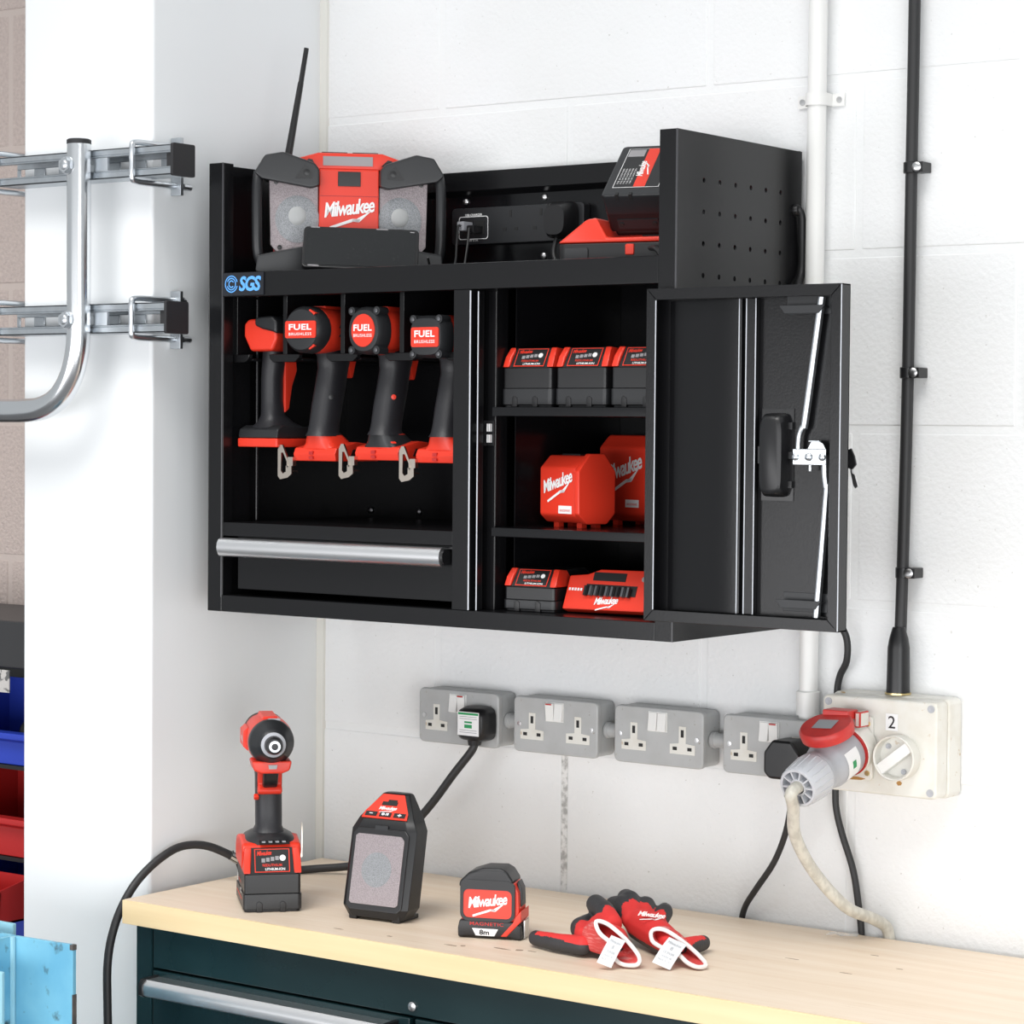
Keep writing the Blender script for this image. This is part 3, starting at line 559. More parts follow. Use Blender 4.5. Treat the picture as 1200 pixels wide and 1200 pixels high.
# ================================================================== CASES AND BIT SET ON THE INNER SHELVES
def red_case(label, loc, rz, w, d, h):
    # local: logo face is -x side's neighbour: -y ; end cap on +x
    t = thing('accessory_case', label, 'case', loc, rz, 'red cases on the middle shelf')
    b = MB(); c = 0.016
    pr = [(-d / 2, 0.016), (-d / 2 + c * .7, 0.006), (d / 2 - c * .7, 0.006), (d / 2, 0.016), (d / 2, h - c), (d / 2 - c, h), (-d / 2 + c, h), (-d / 2, h - c)]
    b.prism(pr, 'x', -w / 2, w / 2 - 0.010); bd_ = b.build('case_body', M_red, t, bevel=0.003)
    b = MB(); q = 0.0025
    pe = [(-d / 2 - q, 0.018), (-d / 2 + c * .7, 0.006 - q / 2), (d / 2 - c * .7, 0.006 - q / 2), (d / 2 + q, 0.018), (d / 2 + q, h - c - 0.004), (d / 2 - c, h + q), (-d / 2 + c, h + q), (-d / 2 - q, h - c - 0.004)]
    b.prism(pe, 'x', w / 2 - 0.010, w / 2); b.build('end_cap', M_red, t, bevel=0.002)
    for x in (-w / 2 + 0.014, w / 2 - 0.022):
        for y in (-d / 2 + 0.013, d / 2 - 0.020): MB().box(x, x + 0.010, y, y + 0.008, 0, 0.008).build('foot', M_red, t)
    MB().prism([(-0.018, -0.010), (0.018, -0.010), (0.014, 0.012), (-0.014, 0.012)], 'z', h - 0.001, h + 0.0022).build('top_clip', M_blk, t, bevel=0.001)
    b = MB().at((-0.004, -d / 2 - 0.0003, h * 0.60), (90, 0, 0)); b.logo(w * 0.74, rot=16); b.build('logo', M_white, bd_)
    b = MB().at((w * 0.14, -d / 2 - 0.0003, h * 0.25), (90, 0, 0)); b.mi(0).box(-0.013, 0.013, -0.005, 0.005, 0, 0.0004); b.mi(1).text('SHOCKWAVE', width=0.020, height=0.003, pos=(0, -0.001, 0.0006), offset=0.02); b.build('label_plate', [M_white, M_red], bd_)
    MB().box(-w / 2 - 0.002, -w / 2 + 0.001, -0.008, 0.008, h * 0.45, h * 0.62).build('side_clip', M_redd, t)
red_case('small octagonal red plastic case with white logo on middle shelf', (-0.279, -0.225, 1.4687), -16, 0.082, 0.056, 0.092)
red_case('tall octagonal red plastic case with white logo standing behind smaller one', (-0.247, -0.112, 1.4687), -16, 0.105, 0.072, 0.118)
t = thing('bit_set', 'flat red bit set case leaning open with a row of black bits', 'bit set', (-0.2065, -0.262, 1.3613), -2)
b = MB().at((0, 0, 0.0035), (-22, 0, 0))
L = [(-0.066, 0.000), (0.062, 0.002), (0.066, 0.006), (0.066, 0.050), (0.055, 0.056), (-0.020, 0.055), (-0.038, 0.048), (-0.066, 0.045)]
b.prism(L, 'y', -0.006, 0.008); bs = b.build('case_body', M_red, t, bevel=0.002)
b = MB().at((0, 0, 0.0035), (-22, 0, 0)); b.box(-0.028, 0.022, -0.0066, -0.0058, 0.0395, 0.0505); b.build('slot', M_hole, t); b = MB().at((0, 0, 0.0035), (-22, 0, 0)); b.box(-0.036, 0.042, -0.0066, -0.0058, 0.0205, 0.0345); b.build('slot', M_hole, t)
for i in range(9):
    x = -0.033 + i * 0.0082
    MB().at((x, -0.0085, 0.0035), (-22, 0, 0)).cyl((0, -0.0015, 0.0215), (0, -0.0015, 0.0340), 0.0032, n=6).build('bit', M_dmet if i % 3 else M_blk, t)
MB().at((0, 0, 0.0035), (-22, 0, 0)).cyl((0.050, -0.0075, 0.044), (0.050, -0.005, 0.044), 0.0035, n=12).build('stud', M_metal, t)
b = MB().at((0, 0, 0.0035), (-22, 0, 0))
for i in range(5): b.box(-0.062 + i * 0.0045, -0.0592 + i * 0.0045, -0.0066, -0.0058, 0.0250, 0.0285)
b.build('marks', M_white, t)
b = MB().at((0.0, -0.0066, 0.0), (90 - 22, 0, 0)); b.M = Matrix.Translation(Vector((0, 0, 0.0035))) @ Euler((D(-22), 0, 0)).to_matrix().to_4x4() @ Matrix.Translation(Vector((0.0, -0.0064, 0.0115))) @ Euler((D(90), 0, 0)).to_matrix().to_4x4()
b.logo(0.036, rot=5); b.build('logo', M_white, bs)

# ================================================================== RADIO, PHONE, CHARGER ON THE TOP SHELF
ra = thing('jobsite_radio', 'red and black jobsite radio with two silver speaker grilles and antenna', 'radio', (-0.727, -0.150, 1.8002), 45); ra.scale = (1.05, 1.05, 1.125)
H = 0.154
b = MB(); b.prism([(-0.100, 0.030), (-0.085, 0.015), (0.085, 0.015), (0.100, 0.030), (0.103, 0.118), (0.080, 0.140), (-0.080, 0.140), (-0.103, 0.118)], 'y', -0.026, 0.034, [(-0.07, 0.030), (-0.06, 0.015), (0.06, 0.015), (0.07, 0.030), (0.07, 0.112), (0.06, 0.125), (-0.06, 0.125), (-0.07, 0.112)]); bd_ = b.build('body', M_redd, ra, bevel=0.003)
b = MB(); b.prism([(-0.0395, 0.030), (0.0395, 0.030), (0.0395, 0.134), (-0.0395, 0.134)], 'y', -0.040, -0.024); cpn = b.build('front_panel', M_red, ra, bevel=0.002)
b = MB(); b.box(-0.0395, 0.0395, -0.0402, -0.0392, 0.1005, 0.1015); b.build('panel_seam', M_redd, cpn); b = MB(); b.box(-0.015, 0.015, -0.0415, -0.038, 0.113, 0.131); b.build('panel_catch', M_blk, cpn, bevel=0.0008)
b = MB().at((0, -0.0405, 0.083), (90, 0, 0)); b.logo(0.068, rot=7); b.build('logo', M_white, cpn)
b = MB(); b.prism([(-0.088, 0.128), (-0.034, 0.134), (0.034, 0.134), (0.088, 0.128), (0.070, 0.147), (0.045, 0.155), (-0.040, 0.155), (-0.070, 0.147)], 'y', -0.030, 0.030); tb = b.build('top_bar', M_red, ra, bevel=0.003)
b = MB(); b.box(-0.034, 0.032, -0.0310, -0.0295, 0.1390, 0.1505); b.build('display', M_lcd, tb)
for x in (-0.062, 0.043): MB().prism([(x, 0.139), (x + 0.018, 0.139), (x + 0.014, 0.146), (x + 0.009, 0.147)], 'y', -0.0310, -0.0295).build('button', M_blk, tb)
for x in (-0.035, 0.006): MB().box(x, x + 0.034, -0.022, -0.006, 0.1545, 0.1565).build('button', M_blk, tb)
for s_ in (-1, 1):
    g = [(s_ * 0.0405, 0.128), (s_ * 0.0405, 0.042), (s_ * 0.090, 0.026), (s_ * 0.103, 0.040), (s_ * 0.105, 0.120)]
    b = MB(); b.prism(g, 'y', -0.034, -0.026); gr = b.build('speaker_grille', M_grille, ra, bevel=0.001)
    cxx = s_ * 0.068
    b = MB(); b.mi(0).lathe([(0.029, 0), (0.029, 0.0010), (0.026, 0.0014), (0.0, 0.0014)], (cxx, -0.0338, 0.072), (0, -1, 0), 28); b.mi(1).lathe([(0.012, 0), (0.0105, 0.0010), (0.006, 0.0020), (0, 0.0024)], (cxx, -0.0350, 0.076), (0, -1, 0), 20); b.build('speaker_cone', [M_grille2, M_cone], gr)
    for (x, z) in ((s_ * 0.048, 0.113), (s_ * 0.096, 0.117), (s_ * 0.091, 0.037)): MB().lathe([(0.003, 0), (0.003, 0.002), (0, 0.0025)], (x, -0.034, z), (0, -1, 0), 10).build('screw', M_blk, gr)
    w_ = [(s_ * 0.040, 0.112), (s_ * 0.052, 0.109), (s_ * 0.116, 0.119), (s_ * 0.126, 0.127), (s_ * 0.112, 0.149), (s_ * 0.088, 0.153), (s_ * 0.046, 0.140), (s_ * 0.040, 0.132)]
    b = MB(); b.prism(w_, 'y', -0.052, 0.030, [(p[0] * 0.9, p[1] - (0.006 if p[1] > .13 else -0.003)) for p in w_]); sh = b.build('shoulder_guard', M_gry, ra, bevel=0.003)
    b = MB(); b.prism([(s_ * 0.050, 0.130), (s_ * 0.050, 0.121), (s_ * 0.072, 0.121), (s_ * 0.060, 0.138)], 'y', -0.0530, -0.0515); b.lathe([(0.004, 0), (0.004, 0.002), (0, 0.0025)], (s_ * 0.057, -0.0525, 0.128), (0, -1, 0), 10); b.build('screw_recess', M_blk, sh)
    b = MB(); b.tube(smooth_path([(s_ * 0.119, -0.040, 0.128), (s_ * 0.1215, -0.044, 0.110), (s_ * 0.1215, -0.046, 0.070), (s_ * 0.1200, -0.044, 0.030), (s_ * 0.112, -0.038, 0.012)], 5), 0.0068, 12); b.build('roll_bar', M_gry, ra)
b = MB(); b.prism([(-0.125, 0.006), (-0.115, 0.0), (0.115, 0.0), (0.125, 0.006), (0.122, 0.030), (0.085, 0.035), (-0.02, 0.043), (-0.06, 0.038), (-0.122, 0.026)], 'y', -0.060, 0.030, [(-0.085, 0.006), (-0.075, 0.0), (0.075, 0.0), (0.085, 0.006), (0.085, 0.030), (0.07, 0.030), (-0.02, 0.032), (-0.05, 0.032), (-0.085, 0.026)]); b.build('base', M_gry, ra, bevel=0.003)
b = MB(); pth = [(-0.079, 0.026, 0.130), (-0.077, 0.026, 0.150), (-0.0600, 0.026, 0.246), (-0.0595, 0.026, 0.248), (-0.0525, 0.026, 0.290)]
b.tube(pth, [0.0052, 0.0052, 0.0040, 0.0036, 0.0033], 10); b.build('antenna', M_blk, ra)
ph = thing('smartphone', 'black scuffed smartphone leaning against the radio', 'phone', (-0.6135, -0.258, 1.8002), 38)
b = MB(); M0 = Matrix.Translation(Vector((0, 0.018, 0.0095))) @ Euler((D(-38), D(1.5), 0)).to_matrix().to_4x4(); b.M = M0
b.prism(rrect(-0.0785, 0.0785, -0.006, 0.068, 0.007), 'y', -0.0045, 0.0045); b.build('phone_body', M_blk, ph, bevel=0.0018)
b = MB(); b.M = M0; b.prism(rrect(-0.0745, 0.0745, -0.002, 0.064, 0.005), 'y', -0.0050, -0.0040); b.build('phone_back', M_phone, ph)
for x, z, w_, h_ in ((-0.069, 0.0655, 0.012, .0008), (0.02, 0.0655, 0.016, .0008), (-0.070, -0.0035, 0.014, .001), (-0.064, -0.0045, 0.009, .0008), (0.066, 0.062, 0.006, .0008)):
    b = MB(); b.M = M0; b.box(x, x + w_, -0.0052, -0.0044, z - h_, z + h_); b.build('scuff_mark', M_lcd, ph)
ch = thing('battery_charger', 'red and black battery charger on top shelf under a docked battery', 'charger', (-0.215, -0.165, 1.8002), 12)
b = MB(); b.prism(rrect(-0.094, 0.100, -0.075, 0.075, 0.012), 'z', 0.0, 0.028); b.build('charger_base', M_blk, ch, bevel=0.003)
b = MB(); b.prism([(-0.094, 0.0285), (-0.054, 0.058), (-0.040, 0.060), (-0.026, 0.035), (0.100, 0.035), (0.100, 0.0285)], 'y', -0.073, 0.073); tp = b.build('charger_top', M_red, ch, bevel=0.004)
b = MB(); b.prism([(-0.080, -0.050), (-0.058, -0.060), (-0.052, 0.055), (-0.076, 0.055)], 'z', 0, 0.001); 
for i, v in enumerate(b.v): v.z = 0.0295 + (v.x + 0.094) / 0.044 * 0.0315 + (0.0012 if i >= 4 else 0.0)
b.build('label_plate', M_lcd, tp)
MB().prism(rrect(-0.082, -0.050, 0.005, 0.022, 0.003), 'y', -0.0770, -0.0745).build('front_badge', M_gry, ch, bevel=0.0008)
MB().tube(smooth_path([(0.030, -0.070, 0.020), (0.045, -0.085, 0.018), (0.060, -0.090, 0.005), (0.085, -0.085, 0.004)], 5), 0.0035, 8).build('charger_lead', M_cab, ch)
MB().box(0.000, 0.012, -0.0775, -0.070, 0.012, 0.026).build('lead_boot', M_red, ch, bevel=0.002)
t = thing('battery_pack', 'big black battery pack docked tilted on top of the red charger', 'battery', (-0.198, -0.202, 1.8290), 14)
b = MB(); b.M = Matrix.Translation(Vector((0, 0, 0.019))) @ Euler((D(40), 0, 0)).to_matrix().to_4x4()
MBT = b.M.copy()
b.prism(rrect(-0.041, 0.041, -0.008, 0.102, 0.006), 'z', 0.0, 0.056); b.prism(rrect(-0.036, 0.036, -0.004, 0.09, 0.005), 'z', -0.009, 0.0); case = b.build('case', M_blk, t, bevel=0.003)
b = MB(); b.M = MBT; b.prism(rrect(-0.0415, 0.0415, -0.0085, 0.1025, 0.006), 'z', 0.026, 0.0565); b.build('case_shell', M_gry, t, bevel=0.003)
b = MB(); b.M = MBT @ Matrix.Translation(Vector((0.0, 0.048, 0.0568)))
b.mi(2); b.box(-0.030, 0.031, -0.040, 0.046, 0, 0.0002); b.mi(0).box(-0.0292, 0.0302, -0.0392, 0.0452, 0.0002, 0.0004); b.mi(1).box(-0.003, 0.0125, -0.0392, 0.0452, 0.0004, 0.0006); b.mi(3).box(-0.028, -0.006, 0.028, 0.043, 0.0004, 0.0006)
Mk = b.M.copy(); b.M = Mk @ Euler((0, 0, D(90))).to_matrix().to_4x4(); b.mi(2).logo(0.034, z=0.0008, rot=4)
for i in range(5): b.text('TYPE 18V LI-ION 9.0Ah', width=0.034, height=0.0022, pos=(-0.016, 0.009 + i * 0.004, 0.0006))
b.build('label_plate', [M_blk, M_red, M_white, M_lcd], case)
b = MB(); b.M = MBT; b.box(-0.027, 0.027, -0.0092, -0.007, 0.006, 0.020); b.build('end_plate', M_gry, t)
for x in (-0.022, 0.022):
    b = MB(); b.M = MBT; b.cyl((x, -0.0105, 0.013), (x, -0.009, 0.013), 0.003, n=10); b.build('screw', M_hole, t)
for x in (-0.020, -0.002):
    b = MB(); b.M = MBT; b.box(x - 0.002, x + 0.002, -0.0092, -0.004, 0.050, 0.058); b.build('notch', M_hole, t)

# ================================================================== WALL SOCKETS
def socket(label, x0, plugL=False, plugR=False, sw=(0, 0)):
    w, h, d = 0.1415, 0.0775, 0.045
    t = thing('double_socket', label, 'wall socket', (x0 + w / 2, 0, 1.1445 + h / 2), 0, 'metal double sockets in a row')
    b = MB(); b.prism(rrect(-w / 2 + 0.001, w / 2 - 0.001, -h / 2 + 0.001, h / 2 - 0.001, 0.008), 'y', -d + 0.010, -0.0012); b.build('back_box', M_sock, t, bevel=0.002)
    b = MB(); b.prism(rrect(-w / 2, w / 2, -h / 2, h / 2, 0.008), 'y', -d, -d + 0.0098); fp = b.build('front_plate', M_sock, t, bevel=0.0025, seg=3)
    for s_ in (-1, 1):
        MB().lathe([(0.0035, 0), (0.0033, 0.0008), (0, 0.001)], (s_ * 0.0605, -d, 0.0), (0, -1, 0), 12).build('screw', M_metal, fp)
        cx = s_ * 0.0385; y0 = -d - 0.0008
        b = MB(); b.mi(0).prism([(cx - 0.0055, 0.0165), (cx - 0.0055, -0.0060), (cx - 0.0195, -0.0075), (cx - 0.0195, -0.0205), (cx + 0.0195, -0.0205), (cx + 0.0195, -0.0075), (cx + 0.0055, -0.0060), (cx + 0.0055, 0.0165)], 'y', y0, -d + 0.001)
        b.mi(1).box(cx - 0.0022, cx + 0.0022, y0 - 0.0004, y0, 0.0020, 0.0120)
        for q in (-1, 1): b.box(cx + q * 0.0115 - 0.0032, cx + q * 0.0115 + 0.0032, y0 - 0.0004, y0, -0.0155, -0.0110)
        b.build('socket_insert', [M_wpla, M_hole], t, flat=True)
    MB().box(-0.0150, 0.0145, -d - 0.0012, -d + 0.001, 0.0070, 0.0335).build('switch_frame', M_wpl, t)
    for k, s_ in enumerate((-1, 1)):
        b = MB(); xa = -0.0138 if s_ < 0 else 0.0006; xb = xa + 0.0130
        tilt = 0.003
        b.mi(0).prism([(-d - 0.0012, 0.0080), (-d - 0.0030 - (tilt if sw[k] == 0 else 0), 0.0080), (-d - 0.0030 - (0 if sw[k] == 0 else tilt), 0.0325), (-d - 0.0012, 0.0325)], 'x', xa, xb)
        if sw[k]: b.mi(1).box(xa + 0.001, xb - 0.001, -d - 0.0035 - tilt, -d - 0.003, 0.0295, 0.0325)
        b.build('rocker_switch', [M_wpl, M_redd], t, bevel=0.0005, seg=1)
    return t
socket('grey metal double socket with a black labelled plug in it', -0.6735, sw=(0, 1))
socket('grey dusty metal double socket with red marked switch, nothing plugged in', -0.5060, sw=(1, 0))
socket('grey metal double socket with both switches off, nothing plugged in', -0.3375, sw=(0, 0))
socket('grey metal double socket with red marked switch beside white isolator box', -0.1660, sw=(0, 1))
for xa, xb, lab in ((-0.5320, -0.5060, 'short grey conduit coupling beside the black labelled plug'), (-0.3645, -0.3375, 'short grey conduit coupling between the two empty sockets'), (-0.1960, -0.1660, 'short grey conduit coupling beside the last socket under cabinet')):
    tag(MB().lathe([(0.0115, 0.0003), (0.0115, 0.005), (0.0100, 0.006), (0.0100, xb - xa - 0.006), (0.0115, xb - xa - 0.005), (0.0115, xb - xa - 0.0003)], (xa, -0.0205, 1.1825), (1, 0, 0), 20).build('conduit_coupling', M_sock), lab, 'conduit', 'conduit couplings between sockets')
# plug with label, its lead runs along the bench and over the end
t = thing('mains_plug', 'black mains plug with white green label, lead running across bench', 'plug', (0, 0, 0))
px, pz = -0.5600, 1.1795
b = MB(); b.rings([ring_y(-0.0475, px, pz, 0.026, 0.0245, 4), ring_y(-0.060, px, pz, 0.0262, 0.0250, 4), ring_y(-0.073, px, pz, 0.0235, 0.0225, 4), ring_y(-0.0765, px, pz, 0.020, 0.019, 4)]); b.rings([ring_z(pz - 0.020, px, -0.0625, 0.010, 0.010, 3), ring_z(pz - 0.030, px, -0.0630, 0.0085, 0.0085, 2.5)]); pb = b.build('plug_body', M_blk, t)
b = MB().at((px - 0.001, -0.0768, pz + 0.001), (90, 0, 0)); b.mi(0).box(-0.0185, 0.0185, -0.0165, 0.0165, 0, 0.0004); b.mi(1).box(-0.0175, 0.0175, 0.0125, 0.0155, 0.0004, 0.0006); b.box(-0.0065, 0.0065, -0.006, -0.001, 0.0004, 0.0006); b.box(-0.0065, 0.0065, 0.001, 0.0035, 0.0004, 0.0006)
b.mi(2)
for z_ in (0.0095, 0.0065, -0.0095, -0.0125): b.box(-0.015, 0.015, z_, z_ + 0.0008, 0.0004, 0.0006)
b.build('label_plate', [M_white, M_green, M_inkg], pb)
pth = [(px, -0.063, pz - 0.028), (px - 0.004, -0.066, 1.140), (-0.588, -0.075, 1.107), (-0.62, -0.085, 1.062), (-0.665, -0.095, 1.012), (-0.705, -0.098, 0.982), (-0.745, -0.105, 0.965), (-0.795, -0.125, 0.9575), (-0.828, -0.165, 0.9565), (-0.835, -0.205, 0.9640), (-0.843, -0.236, 0.9800), (-0.868, -0.275, 1.0020), (-0.885, -0.310, 1.0050), (-0.892, -0.345, 0.9930), (-0.899, -0.378, 0.9700), (-0.904, -0.402, 0.942), (-0.908, -0.420, 0.905), (-0.908, -0.432, 0.86), (-0.906, -0.434, 0.79), (-0.90, -0.434, 0.60), (-0.895, -0.440, 0.30), (-0.89, -0.45, 0.06), (-0.87, -0.465, 0.0068), (-0.76, -0.48, 0.0068)]
MB().tube(smooth_path(pth, 6), 0.0058, 12).build('lead', M_cab, t)
b = MB(); b.mi(0).at((-0.840, -0.226, 0.975), (24, 0, 6)).box(-0.010, 0.010, -0.012, 0.014, -0.0085, 0.0085); b.mi(1); b.M = Matrix(); b.tube([(-0.843, -0.238, 0.9808), (-0.850, -0.249, 0.9885)], 0.0075, 8); b.build('lead_joiner', [M_blk, M_metal], t, bevel=0.001)

# ================================================================== WHITE ISOLATOR BOX, INDUSTRIAL PLUG
iso = thing('isolator_box', 'white plastic isolator box numbered 2 with rotary switch and red socket', 'switch box', (0.0735, 0, 1.2005))
w, h = 0.1600, 0.1205; yf = -0.066
MB().prism(rrect(-w / 2 - 0.002, w / 2 + 0.002, -h / 2 - 0.002, h / 2 + 0.002, 0.008), 'y', -0.036, -0.0012).build('back_box', M_wpla, iso, bevel=0.003, seg=3)
MB().prism(rrect(-w / 2, w / 2, -h / 2, h / 2, 0.007), 'y', yf, -0.0365).build('front_cover', M_wpla, iso, bevel=0.003, seg=3)
for sx in (-1, 1):
    for sz in (-1, 1): MB().lathe([(0.0048, 0), (0.0048, 0.0012), (0.003, 0.0012), (0.0, 0.0004)], (sx * 0.0715, yf, sz * 0.0520), (0, -1, 0), 14).build('cover_screw', M_gpl, iso)
b = MB().at((0.018, yf - 0.0003, 0.032), (90, 0, 0)); b.mi(0).box(-0.0085, 0.0085, -0.0105, 0.0105, 0, 0.0004); b.mi(1).text('2', height=0.0155, pos=(0, 0, 0.0006), offset=0.005); b.build('number_plate', [M_white, M_blk], iso)
kx, kz = 0.0295, -0.0105
b = MB(); b.lathe([(0.0285, 0), (0.0285, 0.018), (0.0272, 0.0195), (0.0255, 0.018), (0.0250, 0.004), (0, 0.004)], (kx, yf, kz), (0, -1, 0), 36); kr = b.build('switch_ring', M_wpla, iso)
b = MB().at((kx, yf - 0.004, kz), (0, -38 + 90, 0)); b.box(-0.0070, 0.0070, -0.013, 0.0, -0.0262, 0.0262); b.build('switch_bar', M_wpl, iso, bevel=0.0012)
for dx, dz in ((-0.0135, 0.013), (0.008, -0.0175)): MB().lathe([(0.0035, 0), (0.0035, 0.002), (0, 0.0005)], (kx + dx, yf - 0.004, kz + dz), (0, -1, 0), 12).build('switch_screw', M_gpl, kr)
fx, fz = -0.0345, -0.003
MB().prism(rrect(fx - 0.040, fx + 0.0285, fz - 0.0405, fz + 0.0405, 0.005), 'y', yf - 0.006, yf - 0.0002).build('socket_flange', M_wpla, iso, bevel=0.0015)
for sz in (-1, 1): MB().lathe([(0.0036, 0), (0.0034, 0.0012), (0, 0.0014)], (fx + 0.022, yf - 0.006, fz + sz * 0.031), (0, -1, 0), 12).build('flange_screw', M_brass, iso)
for x, z, wx, wz in ((fx + 0.004, fz - 0.0385, 0.016, 0.0022), (fx - 0.016, fz - 0.0375, 0.008, 0.0016), (0.029, -0.0435, 0.004, 0.003)):
    MB().prism([(x - wx, z), (x - wx * .4, z - wz), (x + wx * .6, z - wz * .8), (x + wx, z + wz * .2), (x + wx * .3, z + wz), (x - wx * .5, z + wz * .8)], 'y', (yf - 0.0062) if x < 0.02 else yf - 0.0003, (yf - 0.0055) if x < 0.02 else yf + 0.0005).build('rust_stain', M_stain, iso)
ax = Vector((-0.05, -0.955, -0.30)).normalized()     # socket points out and slightly down
c0 = Vector((fx, yf - 0.004, fz + 0.002))
b = MB(); b.mi(0).lathe([(0.0335, -0.004), (0.0335, 0.016), (0.0318, 0.018), (0.0318, 0.010)], c0, ax, 32); b.mi(1).lathe([(0.0325, 0.016), (0.0325, 0.021), (0.0300, 0.021), (0.0300, 0.016)], c0, ax, 32); b.build('socket_barrel', [M_wpla, M_redd], iso)
# hinged red lid resting above the plug
b = MB(); lidc = c0 + ax * 0.064 + Vector((0.0, 0, 0.0435)); ln = Vector((-0.05, -0.40, 0.92)).normalized()
b.lathe([(0.0, -0.008), (0.030, -0.008), (0.0335, -0.006), (0.0345, 0.0), (0.0345, 0.005), (0.032, 0.0085), (0.0, 0.0095)], lidc, ln, 32)
lid = b.build('socket_lid', mat('faded_red_plastic', (0.58, 0.035, 0.03), 0.4, mottle=(60, 0.45, 0.75, (0.46, 0.03, 0.03))), iso)
hx = c0 + Vector((0.005, -0.020, 0.040))
b = MB(); b.mi(0).box(hx.x - 0.026, hx.x + 0.010, hx.y - 0.022, hx.y + 0.006, hx.z - 0.004, hx.z + 0.008); b.mi(1).box(hx.x + 0.0105, hx.x + 0.0190, hx.y - 0.006, hx.y + 0.018, hx.z - 0.014, hx.z + 0.006); b.build('lid_hinge', [MATS['faded_red_plastic'], M_wpla], iso, bevel=0.002)
b = MB(); u = Vector((1, 0, 0)); v = ln.cross(u).normalized(); u = v.cross(ln); pc = lidc + ln * 0.0097
b.add([pc + u * a + v * c for a, c in ((-0.014, -0.012), (0.014, -0.012), (0.014, 0.010), (-0.014, 0.010))], [(0, 1, 2, 3)]); b.build('lid_label', M_inkg, lid)
ip = thing('industrial_plug', 'grey round industrial plug in red socket with thick clear cable', 'plug', (0.0735, 0, 1.2005))
b = MB(); b.lathe([(0.029, 0.0185), (0.0305, 0.022), (0.0305, 0.062), (0.0290, 0.068), (0.0265, 0.074), (0.0265, 0.084), (0.0275, 0.086), (0.0275, 0.092)], c0, ax, 36); pb = b.build('plug_sleeve', M_gpl, ip)
b = MB(); b.lathe([(0.0275, 0.0925), (0.0285, 0.0950), (0.0255, 0.132), (0.0240, 0.134), (0.0212, 0.134), (0.0205, 0.122), (0.0, 0.122)], c0, ax, 36)
uu = ax.cross(Vector((0, 0, 1))).normalized(); vv = uu.cross(ax)
for i in range(10):
    a = 2 * PI * i / 10; e = uu * math.cos(a) + vv * math.sin(a); tt = uu * -math.sin(a) + vv * math.cos(a)
    p0_, p1_ = c0 + ax * 0.121 + e * 0.0105, c0 + ax * 0.121 + e * 0.0215
    vs = []
    for q in (p0_, p1_):
        for s_ in (-1, 1):
            for hh in (0, 0.0125): vs.append(q + tt * s_ * 0.0010 + ax * hh)
    b.add(vs, [(0, 1, 3, 2), (4, 6, 7, 5), (0, 4, 5, 1), (2, 3, 7, 6), (0, 2, 6, 4), (1, 5, 7, 3)])
b.lathe([(0.0085, 0.121), (0.0085, 0.133), (0.0110, 0.133), (0.0110, 0.121)], c0, ax, 20)
b.build('cable_nut', M_gpl2, ip)
for i in range(20):
    a = 2 * PI * i / 20; e = uu * math.cos(a) + vv * math.sin(a)
    MB().cyl(c0 + ax * 0.097 + e * 0.0282, c0 + ax * 0.130 + e * 0.0254, 0.0011, n=5).build('nut_rib', M_gpl2, ip)
# paper label wrapped on the sleeve
b = MB(); k = 8; vs = []
for i in range(k + 1):
    a = D(-38 + 70 * i / k); e = Vector((1, 0, 0)); e = (e - ax * e.dot(ax)).normalized(); z_ = e.cross(ax) * -1
    if z_.z < 0: z_ = -z_
    dirv = e * math.cos(a) + z_ * math.sin(a)
    for hh in (0.034, 0.062): vs.append(c0 + ax * hh + dirv * 0.0309)
b.mi(0).add(vs, [(2 * i, 2 * i + 1, 2 * i + 3, 2 * i + 2) for i in range(k)])
vs = []
for i in range(3):
    a = D(-12 + 18 * i / 2); dirv = e * math.cos(a) + z_ * math.sin(a)
    for hh in (0.044, 0.052): vs.append(c0 + ax * hh + dirv * 0.0312)
b.mi(1).add(vs, [(2 * i, 2 * i + 1, 2 * i + 3, 2 * i + 2) for i in range(2)])
b.build('paper_label', [M_white, M_green], pb)
W0 = Vector(iso.location)
def L2(p): return Vector(p) - W0
e0 = c0 + ax * 0.118
pth = [e0, e0 + ax * 0.030, L2((0.0260, -0.1960, 1.1350)), L2((0.0160, -0.172, 1.0950)), L2((0.0200, -0.130, 1.0450)), L2((0.0400, -0.085, 0.9980)), L2((0.0560, -0.045, 0.970)), L2((0.0680, -0.010, 0.9480))]
pth[-2] = L2((0.0530, -0.036, 0.9765)); pth[-1] = L2((0.0615, -0.0125, 0.9600)); pth.append(L2((0.0640, -0.0105, 0.925))); pth.append(L2((0.0640, -0.0105, 0.87)))
MB().tube(smooth_path(pth, 6), 0.0078, 14).build('clear_cable', M_clear, ip)

